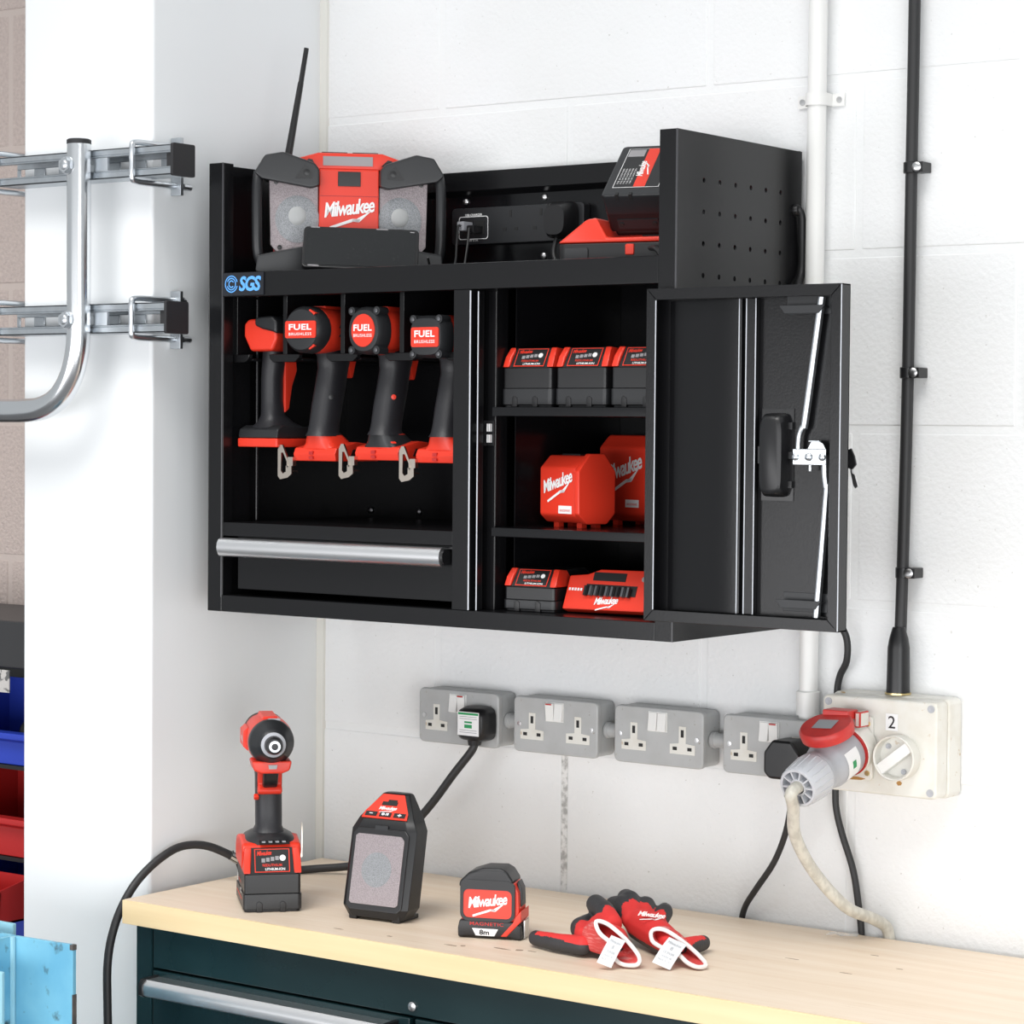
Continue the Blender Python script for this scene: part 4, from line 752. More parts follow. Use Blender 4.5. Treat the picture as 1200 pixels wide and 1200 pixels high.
# black plug in the last socket
t = thing('mains_plug', 'plain black angular mains plug whose lead drops behind the bench', 'plug', (-0.0560, 0, 1.1725))
b = MB(); b.prism([(-0.0265, -0.016), (-0.0185, -0.024), (0.0185, -0.024), (0.0265, -0.016), (0.0265, 0.010), (0.0140, 0.0265), (-0.0140, 0.0265), (-0.0265, 0.010)], 'y', -0.084, -0.0475, None); b.rings([ring_z(-0.022, 0, -0.063, 0.0095, 0.0085, 3), ring_z(-0.036, 0, -0.062, 0.0080, 0.0075, 2.5), ring_z(-0.052, 0.001, -0.061, 0.0068, 0.0065, 2.2)]); b.build('plug_body', M_blk, t, bevel=0.004, seg=3)
b = MB().at((0.004, -0.0842, 0.012), (90, 0, 0)); b.text('13A', width=0.010, height=0.004, offset=0.01); b.build('lettering', M_gry, t)
MB().tube(smooth_path([(0.001, -0.061, -0.050), (0.000, -0.058, -0.064), (-0.012, -0.050, -0.100), (-0.034, -0.040, -0.140), (-0.066, -0.030, -0.180), (-0.092, -0.014, -0.210), (-0.100, -0.0100, -0.240), (-0.102, -0.0100, -0.30)], 6), 0.0042, 10).build('lead', M_cab, t)
# cabinet lead: leaves the side panel, drops behind the door, passes behind the isolator to the bench
t = thing('power_lead', 'black power lead hanging from cabinet side down behind the isolator box', 'cable')
MB().tube(smooth_path([(-0.081, -0.026, 1.8785), (-0.0735, -0.0245, 1.8790), (-0.0712, -0.020, 1.8700), (-0.0714, -0.018, 1.850), (-0.0716, -0.018, 1.80), (-0.0640, -0.045, 1.76), (-0.045, -0.06, 1.66), (-0.040, -0.06, 1.50), (-0.0280, -0.045, 1.41), (-0.006, -0.028, 1.352), (0.0030, -0.022, 1.328), (0.0010, -0.018, 1.300), (-0.0120, -0.012, 1.278), (-0.0168, -0.010, 1.25), (-0.0165, -0.010, 1.18), (-0.0165, -0.011, 1.130), (-0.0140, -0.012, 1.105), (-0.006, -0.011, 1.075), (0.0100, -0.010, 1.03), (0.0185, -0.010, 0.985), (0.0235, -0.010, 0.945), (0.0240, -0.010, 0.87)], 6), 0.0046, 10).build('lead', M_cab, t)
MB().lathe([(0.0075, -0.002), (0.0075, 0.002), (0.006, 0.004), (0.0055, 0.004)], (XR + 0.002, -0.026, 1.8785), (1, 0, 0), 14).build('grommet', M_blk, t)

# ================================================================== PIPES ON THE WALL
t = thing('armoured_cable', 'thick black vertical cable with rubber boot entering the isolator top', 'cable')
MB().tube(smooth_path([(0.0840, -0.0165, 2.79), (0.0840, -0.0165, 2.2), (0.0825, -0.0165, 1.9), (0.0815, -0.0165, 1.66), (0.0795, -0.0185, 1.45), (0.0788, -0.022, 1.33)], 6), 0.0076, 16).build('cable_sheath', M_cab, t)
MB().lathe([(0.0080, 0.082), (0.0120, 0.068), (0.0140, 0.056), (0.0148, 0.004), (0.0150, 0.002), (0.0150, 0.0)], (0.0788, -0.026, 1.2660), (0, 0, 1), 24).build('rubber_boot', M_blk, t)
MB().lathe([(0.0165, 0.0), (0.0165, 0.0022), (0.011, 0.0024)], (0.0788, -0.026, 1.2634), (0, 0, 1), 24).build('gland_ring', M_brass, t)
for z, x, lab in ((1.9251, 0.0825, 'black cable clip topmost on the thick black cable'), (1.6683, 0.0815, 'black cable clip on thick cable midway, level with upper shelf'), (1.4164, 0.0792, 'black cable clip just above the rubber boot')):
    c = thing('cable_clip', lab, 'cable clip', (x, 0, z), 0, 'clips on the black cable')
    b = MB(); b.lathe([(0.0078, -0.007), (0.0100, -0.007), (0.0100, 0.007), (0.0078, 0.007), (0.0078, -0.007)], (0, -0.017, 0), (0, 0, 1), 20); b.box(0.006, 0.020, -0.026, -0.0012, -0.0065, 0.0065); b.build('clip_body', M_blk, c, bevel=0.0008, seg=1)
    MB().lathe([(0.0060, 0), (0.0060, 0.0015), (0.003, 0.003), (0, 0.0025)], (0.0120, -0.026, 0), (0.1, -1, 0), 14).build('clip_screw', M_metal, c)
t = thing('conduit_pipe', 'white plastic conduit pipe running vertically behind the open door', 'pipe')
MB().cyl((-0.0540, -0.0185, 1.215), (-0.0500, -0.0185, 2.79), 0.0122, n=24).build('pipe', M_wpl, t)
MB().lathe([(0.0150, 0), (0.0152, 0.030), (0.0123, 0.032)], (-0.0545, -0.0185, 1.2265), (0, 0, 1), 24).build('coupler', M_wpl, t)
c = thing('pipe_saddle', 'white saddle clip holding the white conduit pipe to the wall', 'pipe clip', (-0.0525, 0, 2.0195))
k = 12; out = [(0.0145 * math.cos(PI * i / k), -0.0185 - 0.0145 * math.sin(PI * i / k)) for i in range(k + 1)]; inn = [(0.0125 * math.cos(PI * i / k), -0.0185 - 0.0125 * math.sin(PI * i / k)) for i in range(k + 1)]
pts = [(0.032, -0.0012), (0.032, -0.0035), (0.0145, -0.0035)] + out + [(-0.0145, -0.0035), (-0.036, -0.0035), (-0.036, -0.0012), (-0.0125, -0.0012)] + inn[::-1] + [(0.0125, -0.0012)]
b = MB(); n = len(pts); h_ = 0.008
b.add([(p[0], p[1], z_) for z_ in (-h_, h_) for p in pts], [(i, (i + 1) % n, n + (i + 1) % n, n + i) for i in range(n)])
b.build('saddle_strap', M_wpl, c)
for s_ in (-1.2, 1): MB().lathe([(0.0042, 0), (0.004, 0.001), (0, 0.0012)], (s_ * 0.0245, -0.0036, 0), (0, -1, 0), 12).build('saddle_screw', M_metal, c)

# ================================================================== WORKBENCH
ZW = 0.95
wt = thing('worktop', 'pale wooden worktop along the wall with worn marks', 'worktop')
MB().box(-0.876, 1.6, -0.4330, -0.020, 0.9176, ZW).build('top_board', M_wood, wt, bevel=0.0008)
MB().box(-0.876, 1.6, -0.437, -0.4331, 0.9176, ZW - 0.0003).build('front_shade_skin', M_woode, wt, bevel=0.001)  # thin skin of the same board, carries the painted front-face shading
random.seed(3)
for (x, y, lx, ly) in ((-0.345, -0.395, .012, .003), (-0.332, -0.388, .004, .004), (-0.285, -0.372, .016, .003), (-0.262, -0.366, .006, .005), (-0.245, -0.362, .008, .0025), (-0.52, -0.405, .010, .002), (-0.44, -0.40, .005, .003), (0.10, -0.12, .008, .0018), (0.03, -0.20, .012, .0015), (0.16, -0.17, .006, .0015), (0.12, -0.23, .01, .0014)):
    p = [(x + lx * math.cos(a) * random.uniform(.6, 1), y + ly * math.sin(a) * random.uniform(.5, 1)) for a in [2 * PI * i / 9 for i in range(9)]]
    MB().prism(p, 'z', ZW - 0.0005, ZW + 0.00025).build('worn_mark', mat('wood_mark', (0.34, 0.25, 0.18), 0.7), wt)
bc = thing('bench_cabinet', 'dark teal steel drawer cabinet under the wooden worktop', 'drawer cabinet')
b = MB(); b.box(-0.866, 1.58, -0.395, -0.03, 0.06, 0.9170); b.build('carcass', M_teal, bc)
MB().box(-0.866, -0.836, -0.420, -0.3952, 0.06, 0.9172).build('end_stile', M_teal, bc, bevel=0.002)
MB().box(-0.834, 1.58, -0.420, -0.3952, 0.8600, 0.9172).build('fascia', M_teal, bc, bevel=0.0015)
MB().box(-0.83, 1.55, -0.36, -0.06, 0.0, 0.0598).build('plinth', M_blk, bc)
for i in range(4):
    x0 = -0.834 + i * 0.452; x1 = x0 + 0.444
    for z0, z1 in ((0.66, 0.857), (0.40, 0.656), (0.08, 0.396)):
        d_ = MB().box(x0, x1, -0.421, -0.3953, z0, z1).build('drawer', M_teal, bc, bevel=0.002)
        b = MB(); zc = z1 - 0.018
        pr = [(-0.4213, zc + 0.0105), (-0.446, zc + 0.0105), (-0.4515, zc + 0.0055), (-0.4530, zc - 0.002), (-0.4515, zc - 0.0095), (-0.4475, zc - 0.0120), (-0.4455, zc - 0.0085), (-0.4475, zc - 0.002), (-0.4450, zc + 0.005), (-0.4213, zc + 0.0065)]
        b.prism(pr, 'x', x0 + 0.012, x1 - 0.024); b.build('drawer_handle', M_alu, d_)
        for x in (x0 + 0.006, x1 - 0.024): MB().prism([(-0.4213, zc + 0.0125), (-0.4500, zc + 0.0115), (-0.4545, zc + 0.004), (-0.4545, zc - 0.0095), (-0.4480, zc - 0.0130), (-0.4400, zc - 0.004), (-0.4213, zc + 0.001)], 'x', x, x + 0.0065).build('handle_end', M_blk, d_)
    if i < 3:
        MB().lathe([(0.006, 0), (0.006, 0.002), (0.003, 0.003), (0, 0.0032)], (x1 + 0.004, -0.4202, 0.872), (0, -1, 0), 14).build('lock', M_metal, bc)
tag(MB().prism([(-0.010, -0.0315), (-0.004, -0.026), (0.010, -0.030), (0.024, -0.018), (0.030, -0.034), (0.022, -0.036), (0.012, -0.044), (0.000, -0.0385), (-0.006, -0.052)], 'z', ZW + 0.0003, ZW + 0.0011).build('tape_scrap', M_tape), 'scrap of clear tape stuck on worktop near the cables', 'tape')

# ================================================================== IMPACT DRIVER ON THE BENCH
t = thing('impact_driver', 'red and black cordless impact driver standing on its battery on the worktop', 'power tool', (-0.700, -0.337, ZW + 0.0003), 47)
battery_parts(t, True, base='battery', hl=0.050, ht=0.083)
b = MB(); b.prism([(-0.030, 0.052), (0.062, 0.052), (0.064, 0.075), (0.050, 0.088), (0.005, 0.094), (-0.034, 0.088), (-0.040, 0.080)], 'x', -0.0395, 0.0395); ft = b.build('foot', M_red, t, bevel=0.004, seg=3)
b = MB(); b.rings([ring_z(0.086, 0, 0.004, 0.037, 0.040, 4), ring_z(0.094, 0, 0.006, 0.032, 0.034, 3.4), ring_z(0.099, 0, 0.006, 0.024, 0.028, 2.8)]); b.build('foot_collar', M_gry, t)
b = MB().at((0.004, -0.0365, 0.0895), (18, 0, 0)); b.mi(0).box(-0.020, 0.020, -0.006, 0.004, 0, 0.001); b.mi(1)
for i in range(4): b.box(-0.017 + i * 0.009, -0.012 + i * 0.009, -0.003, 0.001, 0.001, 0.0014)
b.build('speed_panel', [M_blk, M_inkg], ft)
b = MB(); R = []
for z_, cy, rx, ry in ((0.098, 0.006, 0.0215, 0.026), (0.106, 0.007, 0.0180, 0.0215), (0.125, 0.008, 0.0180, 0.0210), (0.150, 0.011, 0.0180, 0.0205), (0.172, 0.015, 0.0180, 0.0200), (0.182, 0.018, 0.0185, 0.0215), (0.194, 0.016, 0.020, 0.027), (0.204, 0.012, 0.022, 0.032)): R.append(ring_z(z_, 0, cy, rx, ry, 2.6, 24))
b.rings(R); gp = b.build('grip', M_rub, t)
b = MB(); b.prism([(-0.012, 0.190), (-0.026, 0.191), (-0.0300, 0.181), (-0.0250, 0.171), (-0.0190, 0.164), (-0.0110, 0.158), (-0.002, 0.154), (-0.002, 0.162)], 'x', -0.010, 0.010); b.build('trigger', M_blk, t, bevel=0.003)
b = MB(); b.prism([(-0.016, 0.194), (-0.004, 0.190), (-0.0035, 0.152), (-0.008, 0.149), (-0.0150, 0.152), (-0.0150, 0.158), (-0.009, 0.163)], 'x', -0.0165, 0.0165); b.build('trigger_frame', M_red, t, bevel=0.003)
MB().prism([(-0.007, 0.146), (-0.001, 0.150), (0.006, 0.146), (0.003, 0.141), (-0.004, 0.142)], 'x', -0.0205, -0.014).build('direction_button', M_red, gp, bevel=0.001)
Zh = 0.2225
b = MB(); b.rings([ring_y(y, 0, Zh, r, r, 2.3, 32) for y, r in ((-0.022, 0.0295), (-0.010, 0.0305), (0.030, 0.0300), (0.060, 0.0290), (0.066, 0.026))])
b.prism([(-0.012, Zh + 0.026), (0.012, Zh + 0.026), (0.009, Zh + 0.0325), (-0.009, Zh + 0.0325)], 'y', -0.010, 0.055); b.prism([(-0.0345, Zh + 0.010), (-0.028, Zh + 0.016), (-0.028, Zh - 0.016), (-0.0345, Zh - 0.010)], 'y', 0.008, 0.056)
hs = b.build('motor_housing', M_red, t, bevel=0.0)
b = MB().at((-0.0350, 0.022, Zh), (90, 0, -90)); b.text('FUEL', width=0.022, height=0.007, offset=0.03); b.build('lettering', M_white, hs)
b = MB(); b.rings([ring_y(y, 0, Zh, r, r, 2.2, 32) for y, r in ((0.0655, 0.0280), (0.072, 0.0295), (0.084, 0.0280), (0.088, 0.022))]); b.build('rear_cap', M_gry, t)
b = MB(); b.lathe([(0.0305, 0), (0.0308, 0.005), (0.0300, 0.013), (0.0285, 0.0155), (0.0210, 0.030), (0.0185, 0.034), (0.0160, 0.036)], (0, -0.020, Zh), (0, -1, 0), 36); nz = b.build('nose_cone', M_gry, t)
b = MB(); b.lathe([(0.0165, 0.0), (0.0165, 0.003), (0.0130, 0.005)], (0, -0.0555, Zh), (0, -1, 0), 28); b.build('nose_ring', M_gpl, nz)
b = MB(); b.lathe([(0.0130, 0), (0.0120, 0.006), (0.0115, 0.014), (0.0100, 0.017), (0.0078, 0.0175)], (0, -0.058, Zh), (0, -1, 0), 24); b.build('chuck_sleeve', M_blk, nz)
b = MB(); b.lathe([(0.0075, 0), (0.0075, 0.003), (0.0046, 0.0032), (0.0042, -0.004)], (0, -0.0745, Zh), (0, -1, 0), 20); b.build('chuck_ring', M_zinc, nz)
MB().lathe([(0.0042, 0), (0, 0.0003)], (0, -0.0725, Zh), (0, -1, 0), 6).build('chuck_hole', M_hole, nz)
MB().at((0.004, -0.0265, Zh + 0.0295), (30, 0, 0)).box(-0.008, 0.008, -0.0022, 0.0022, 0, 0.001).build('nose_badge', M_inkg, nz)
b = MB(); b.prism([(-0.027, Zh - 0.024), (0.027, Zh - 0.024), (0.024, Zh - 0.037), (0.014, Zh - 0.041), (-0.014, Zh - 0.041), (-0.024, Zh - 0.037)], 'y', -0.040, 0.006); lb = b.build('lamp_housing', M_red, t, bevel=0.003)
MB().prism([(-0.004, Zh - 0.0345), (0.006, Zh - 0.0345), (0.007, Zh - 0.029), (-0.005, Zh - 0.029)], 'y', -0.0412, -0.0395).build('lamp_lens', M_cone, lb)
b = MB(); b.prism([(0.002, 0.062), (0.006, 0.062), (0.008, 0.105), (0.006, 0.108), (0.003, 0.108), (0.001, 0.104)], 'x', 0.044, 0.0455); b.box(0.039, 0.0455, 0.001, 0.007, 0.062, 0.068); b.build('belt_hook', M_hook, t)
b = MB().at((-0.0392, 0.000, 0.026), (90, 0, -90)); b.mi(0).text('5.0', width=0.018, height=0.012, pos=(-0.030 + 0.0, 0.008, 0), offset=0.03); b.mi(1).text('REDLITHIUM', width=0.036, height=0.004, pos=(0.004, 0.009, 0), offset=0.02); b.box(-0.040, 0.038, -0.0115, -0.0100, 0, 0.0002); b.mi(0).text('XC', width=0.014, height=0.008, pos=(0.020, -0.002, 0), offset=0.03); b.build('side_print', [M_white, M_red], t)

# ================================================================== SPEAKER
sp = thing('bluetooth_speaker', 'black jobsite speaker with pinkish grey mesh and red button panel', 'speaker', (-0.518, -0.323, ZW + 0.0002), 7); sp.scale = (0.97, 0.58, 0.945)
M_s = Matrix(((1, 0, 0, 0), (0, 1, 0.34, 0), (0, 0, 1, 0), (0, 0, 0, 1)))
def ocl(x, y0, y1, c, z, t=0): return [(-x + c, y0, z), (x - c, y0, z), (x, y0 + c, z), (x, y1 - c, z), (x - c, y1, z), (-x + c, y1, z), (-x, y1 - c, z), (-x, y0 + c, z)]
b = MB(); b.M = M_s
b.rings([ocl(0.043, -0.028, 0.030, 0.008, 0.004), ocl(0.0515, -0.036, 0.034, 0.010, 0.018), ocl(0.0515, -0.036, 0.034, 0.012, 0.122), ocl(0.043, -0.030, 0.034, 0.010, 0.138), ocl(0.022, 0.004, 0.034, 0.006, 0.168), ocl(0.019, 0.008, 0.032, 0.006, 0.170)])
sb = b.build('body', M_blk, sp, bevel=0.0025)
for q in ((-0.040, -0.028, -0.026, 0.010, 0.0, 0.012), (0.028, 0.040, -0.026, 0.010, 0.0, 0.012), (-0.040, 0.040, 0.0102, 0.058, 0.0, 0.006)): MB().box(*q).build('foot', M_blk, sp, bevel=0.001)
fr = rrect(-0.0455, 0.0455, 0.016, 0.128, 0.008, 2)
b = MB(); b.M = M_s; b.prism([(-0.0445, 0.020), (-0.038, 0.014), (0.038, 0.014), (0.0445, 0.020), (0.0445, 0.118), (0.037, 0.1255), (-0.037, 0.1255), (-0.0445, 0.118)], 'y', -0.0385, -0.033); b.build('front_frame', M_blk, sp, bevel=0.002)
b = MB(); b.M = M_s; b.prism([(-0.0385, 0.0255), (-0.0350, 0.0225), (0.0350, 0.0225), (0.0385, 0.0255), (0.0385, 0.1115), (0.0330, 0.1170), (-0.0345, 0.1170), (-0.0385, 0.1140)], 'y', -0.0405, -0.0375); gr = b.build('speaker_grille', M_grille, sp, bevel=0.001)
b = MB(); b.M = M_s; b.lathe([(0.0235, 0), (0.0235, 0.0003), (0, 0.0003)], (0.0, -0.0406, 0.070), (0, -1, 0), 32); b.build('grille_centre', M_grille2, gr)
# red control panel on the sloping top
p0 = M_s @ Vector((0, -0.0302, 0.1385)); p1 = M_s @ Vector((0, 0.0038, 0.1685)); dv = (p1 - p0); ln_ = dv.length; sl = math.atan2(dv.z, dv.y)
Mp = Matrix.Translation(p0) @ Euler((sl, 0, 0)).to_matrix().to_4x4()
b = MB(); b.M = Mp; b.prism([(-0.036, -0.002), (0.036, -0.002), (0.034, 0.012), (0.017, ln_ - 0.002), (-0.017, ln_ - 0.002), (-0.034, 0.012)], 'z', 0.0002, 0.0022); rp = b.build('control_panel', M_red, sp, bevel=0.0008)
for i, sx_ in enumerate((-0.0225, 0.0, 0.0225)):
    b = MB(); b.M = Mp @ Matrix.Translation(Vector((sx_, 0.0055, 0.0022))); b.mi(0).box(-0.009, 0.009, -0.0045, 0.0045, 0, 0.001); b.mi(1)
    if i == 0: b.box(-0.0028, 0.0028, -0.0006, 0.0006, 0.001, 0.0014)
    if i == 2: b.box(-0.003, 0.003, -0.0007, 0.0007, 0.001, 0.0014); b.box(-0.0007, 0.0007, -0.003, 0.003, 0.001, 0.0014)
    if i == 1: b.lathe([(0.0026, 0.001), (0.0026, 0.0014), (0, 0.0014)], (-0.0035, 0, 0), (0, 0, 1), 10); b.text('/8', width=0.0055, height=0.0055, pos=(0.0028, 0, 0.0014), offset=0.03)
    b.build('button', [M_blk, M_white], rp)
b = MB(); b.M = Mp @ Matrix.Translation(Vector((0.0, 0.0180, 0.0022))); b.logo(0.028, z=0.0005, rot=2); b.build('logo', M_white, rp)
b = MB(); b.M = Mp; b.box(-0.012, 0.012, 0.026, 0.0335, 0.0022, 0.0030); b.box(-0.004, 0.010, 0.033, 0.038, 0.0022, 0.0030); b.build('panel_mark', M_blk, rp)
b = MB(); b.M = M_s; b.box(-0.010, 0.010, -0.0385, -0.034, 0.1235, 0.1295); b.build('badge', M_gry, sp)

# ================================================================== TAPE MEASURE
tm = thing('tape_measure', 'red and black 8m tape measure standing on the worktop', 'tape measure', (-0.337, -0.317, ZW + 0.0003), 22)
y0, y1 = -0.021, 0.021
b = MB(); b.prism([(-0.042, 0.0), (-0.030, 0.002), (0.026, 0.002), (0.034, -0.0), (0.0415, 0.0), (0.0400, 0.018), (0.030, 0.0235), (-0.0400, 0.0235), (-0.0425, 0.012)], 'y', y0, y1); b.build('bumper', M_blk, tm, bevel=0.003)
b = MB(); b.prism([(-0.0385, 0.0225), (0.034, 0.0225), (0.0375, 0.035), (0.036, 0.060), (0.030, 0.072), (-0.032, 0.072), (-0.0385, 0.060), (-0.0405, 0.040)], 'y', y0 + 0.002, y1 - 0.002); b.build('body', M_red, tm, bevel=0.003)
b = MB(); b.prism([(-0.041, 0.064), (-0.040, 0.072), (-0.028, 0.0835), (-0.010, 0.0895), (0.014, 0.0900), (0.022, 0.086), (0.030, 0.074), (0.028, 0.068), (0.020, 0.0675), (-0.030, 0.0675)], 'y', y0 - 0.001, y1 + 0.001); b.build('top_cover', M_blk, tm, bevel=0.004, seg=3)
b = MB()
fo = rrect(-0.0385, 0.0325, 0.0225, 0.0745, 0.010); fi = rrect(-0.0345, 0.0285, 0.0265, 0.0625, 0.007); n = len(fo)
b.add([(p[0], yy, p[1]) for yy in (y0 - 0.0018, y0 + 0.003) for p in fo + fi], [(i, (i + 1) % n, n + (i + 1) % n, n + i) for i in range(n)] + [(2 * n + i, 2 * n + (i + 1) % n, 3 * n + (i + 1) % n, 3 * n + i) for i in range(n)] + [(i, (i + 1) % n, 2 * n + (i + 1) % n, 2 * n + i) for i in range(n)] + [(n + i, n + (i + 1) % n, 3 * n + (i + 1) % n, 3 * n + i) for i in range(n)])
b.build('face_frame', M_blk, tm)
b = MB(); b.prism(rrect(-0.0348, 0.0288, 0.0262, 0.0628, 0.007), 'y', y0 - 0.0008, y0 + 0.003); fc = b.build('face_plate', M_red, tm)
b = MB().at((-0.003, y0 - 0.0010, 0.0455), (90, 0, 0)); b.logo(0.052, rot=8); b.build('logo', M_white, fc)
b = MB().at((-0.004, y0 - 0.0007, 0.0190), (90, 0, 0)); b.text('MAGNETIC', width=0.044, height=0.0045, offset=0.02, space=1.1); b.build('print', M_redd, tm)
b = MB().at((-0.006, y0 - 0.0004, 0.0085), (90, 0, 0)); b.mi(0).prism([(-0.012, -0.0045), (0.012, -0.0045), (0.017, 0.0045), (-0.017, 0.0045)], 'z', 0, 0.0006); b.mi(1).text('8m', width=0.013, height=0.0065, pos=(-0.001, 0, 0.0009), offset=0.03); b.build('size_plate', [M_white, M_blk], tm)
b = MB(); b.prism([(0.014, 0.004), (0.022, 0.004), (0.0405, 0.024), (0.0405, 0.038), (0.034, 0.030), (0.030, 0.022)], 'y', y0 - 0.0012, y1); b.build('red_flash', M_red, tm, bevel=0.001)
b = MB(); b.prism([(0.0365, 0.040), (0.0395, 0.042), (0.0385, 0.064), (0.0335, 0.074), (0.0315, 0.070)], 'y', -0.010, 0.010); b.build('lock_button', M_blk, tm, bevel=0.0015)
MB().box(0.0417, 0.0432, -0.011, 0.011, 0.001, 0.024).build('end_hook', M_metal, tm)

# ================================================================== GLOVES
def glove(name, label, loc, rz, chains, ring, inner, tagp, thumb_ix, logo=None):
    g = thing(name, label, 'glove', loc, rz, 'pair of work gloves')
    b = MB()
    for ch in chains:
        for (pa, ra_), (pb_, rb) in zip(ch, ch[1:]):
            pa = Vector(pa); pb_ = Vector(pb_); k = max(2, int((pb_ - pa).length / 0.004))
            for i in range(k + 1):
                u = i / k; b.sph(pa.lerp(pb_, u), ra_ + (rb - ra_) * u, n=10)
    o = b.build('hand', [M_knit, M_dip], g)
    m = o.modifiers.new('r', 'REMESH'); m.mode = 'VOXEL'; m.voxel_size = 0.0020; m.use_smooth_shade = True
    s_ = o.modifiers.new('s', 'SMOOTH'); s_.iterations = 8; s_.factor = 0.5
    bpy.context.view_layer.update()
    me = bpy.data.meshes.new_from_object(o.evaluated_get(bpy.context.evaluated_depsgraph_get()))
    o.modifiers.clear(); o.data = me
    if len(me.materials) < 2:
        me.materials.clear(); me.materials.append(M_knit); me.materials.append(M_dip)
    for p in me.polygons:
        c = p.center; best = (9, 0, 0)
        for ci, ch in enumerate(chains):
            tot = 0; Ls = [(Vector(b_[0]) - Vector(a_[0])).length for a_, b_ in zip(ch, ch[1:])]; T = sum(Ls)
            for (pa, ra_), (pb_, rb), L_ in zip(ch, ch[1:], Ls):
                pa = Vector(pa); d_ = Vector(pb_) - pa; u = max(0, min(1, (c - pa).dot(d_) / d_.length_squared)); dist = (c - pa - d_ * u).length - (ra_ + (rb - ra_) * u)
                if dist < best[0]: best = (dist, ci, (tot + u * L_) / T)
                tot += L_
        ci, u = best[1], best[2]; nz_ = p.normal.z; dark = False
        if ci > 0:
            if ci == thumb_ix: dark = u > 0.92 or nz_ < 0.62 - 0.9 * max(0.0, 0.45 - u)
            else: dark = u > 0.06 + 0.34 * max(0.0, nz_ - 0.35) / 0.65
        else: dark = nz_ < -0.45
        p.material_index = 1 if dark else 0; p.use_smooth = True
    # open knitted cuff, white hem, tag
    rp_ = smooth_path(ring, 5, True); ip_ = smooth_path(inner, 5, True)
    b = MB(); mid = [a.lerp(c, 0.5) + Vector((0, 0, 0.002)) for a, c in zip(rp_, ip_)]
    cen = sum(ip_, Vector()) / len(ip_)
    deep = [p.lerp(cen, 0.25) for p in ip_]
    b.rings([[tuple(p) for p in rr] for rr in (rp_, mid, ip_)], False, False)
    cr = sum(rp_, Vector()) / len(rp_)
    b.rings([[tuple(p) for p in rr] for rr in ([p.lerp(cr, 0.08) for p in rp_], [p.lerp(sum(mid, Vector()) / len(mid), 0.12) for p in mid], deep)], False, True)
    b.build('cuff', M_knit2, g)
    MB().tube(rp_, 0.0026, 8, closed=True).build('hem', M_hem, g)
    o_, uv, vv_ = [Vector(q) for q in tagp]; nn = uv.cross(vv_).normalized(); b = MB(); k = 6; vs = []
    if nn.y > 0: nn = -nn
    bend = [nn * (0.004 * math.sin(PI * i / k)) for i in range(k + 1)]
    for sd in (0, -0.0006):
        for i in range(k + 1):
            for q in (-0.5, 0.5): vs.append(o_ + uv * q + vv_ * (i / k) + bend[i] + nn * sd)
    q2 = 2 * (k + 1)
    fs = [(2 * i, 2 * i + 1, 2 * i + 3, 2 * i + 2) for i in range(k)] + [(q2 + 2 * i, q2 + 2 * i + 2, q2 + 2 * i + 3, q2 + 2 * i + 1) for i in range(k)] + [(2 * i, 2 * i + 2, q2 + 2 * i + 2, q2 + 2 * i) for i in range(k)] + [(2 * i + 1, q2 + 2 * i + 1, q2 + 2 * i + 3, 2 * i + 3) for i in range(k)] + [(0, q2, q2 + 1, 1), (2 * k, 2 * k + 1, q2 + 2 * k + 1, q2 + 2 * k)]
    b.add(vs, fs); tg = b.build('size_tag', M_tag, g)
    ux = uv.normalized(); vx = -vv_.normalized(); nx = ux.cross(vx)
    if nx.dot(nn) < 0: nx = -nx
    b = MB()
    def place(u, h): i = u * k; a = min(int(i), k - 1); return o_ + vv_ * u + bend[a].lerp(bend[a + 1], i - a) + nn * 0.0006
    for u, txt, hh, ww in ((0.20, 'Milwaukee', 0.0042, 0.72), (0.40, '8', 0.0055, 0.14), (0.58, 'CE EN388', 0.0036, 0.6), (0.72, 'WASH 40', 0.003, 0.6), (0.84, 'MADE TO FIT', 0.0026, 0.7)):
        R3 = Matrix((ux, vx, nx)).transposed().to_4x4(); b.M = Matrix.Translation(place(u, 0)) @ R3; b.text(txt, width=uv.length * ww, height=hh)
    b.build('tag_print', M_inkg, tg)
    if logo:
        b = MB(); b.M = Matrix.Translation(Vector(logo[0])) @ Euler([D(a) for a in logo[1]]).to_matrix().to_4x4(); b.logo(0.034, rot=0); b.build('logo', M_hem, o)
    return g
GL = (-0.130, -0.322, ZW + 0.0006)
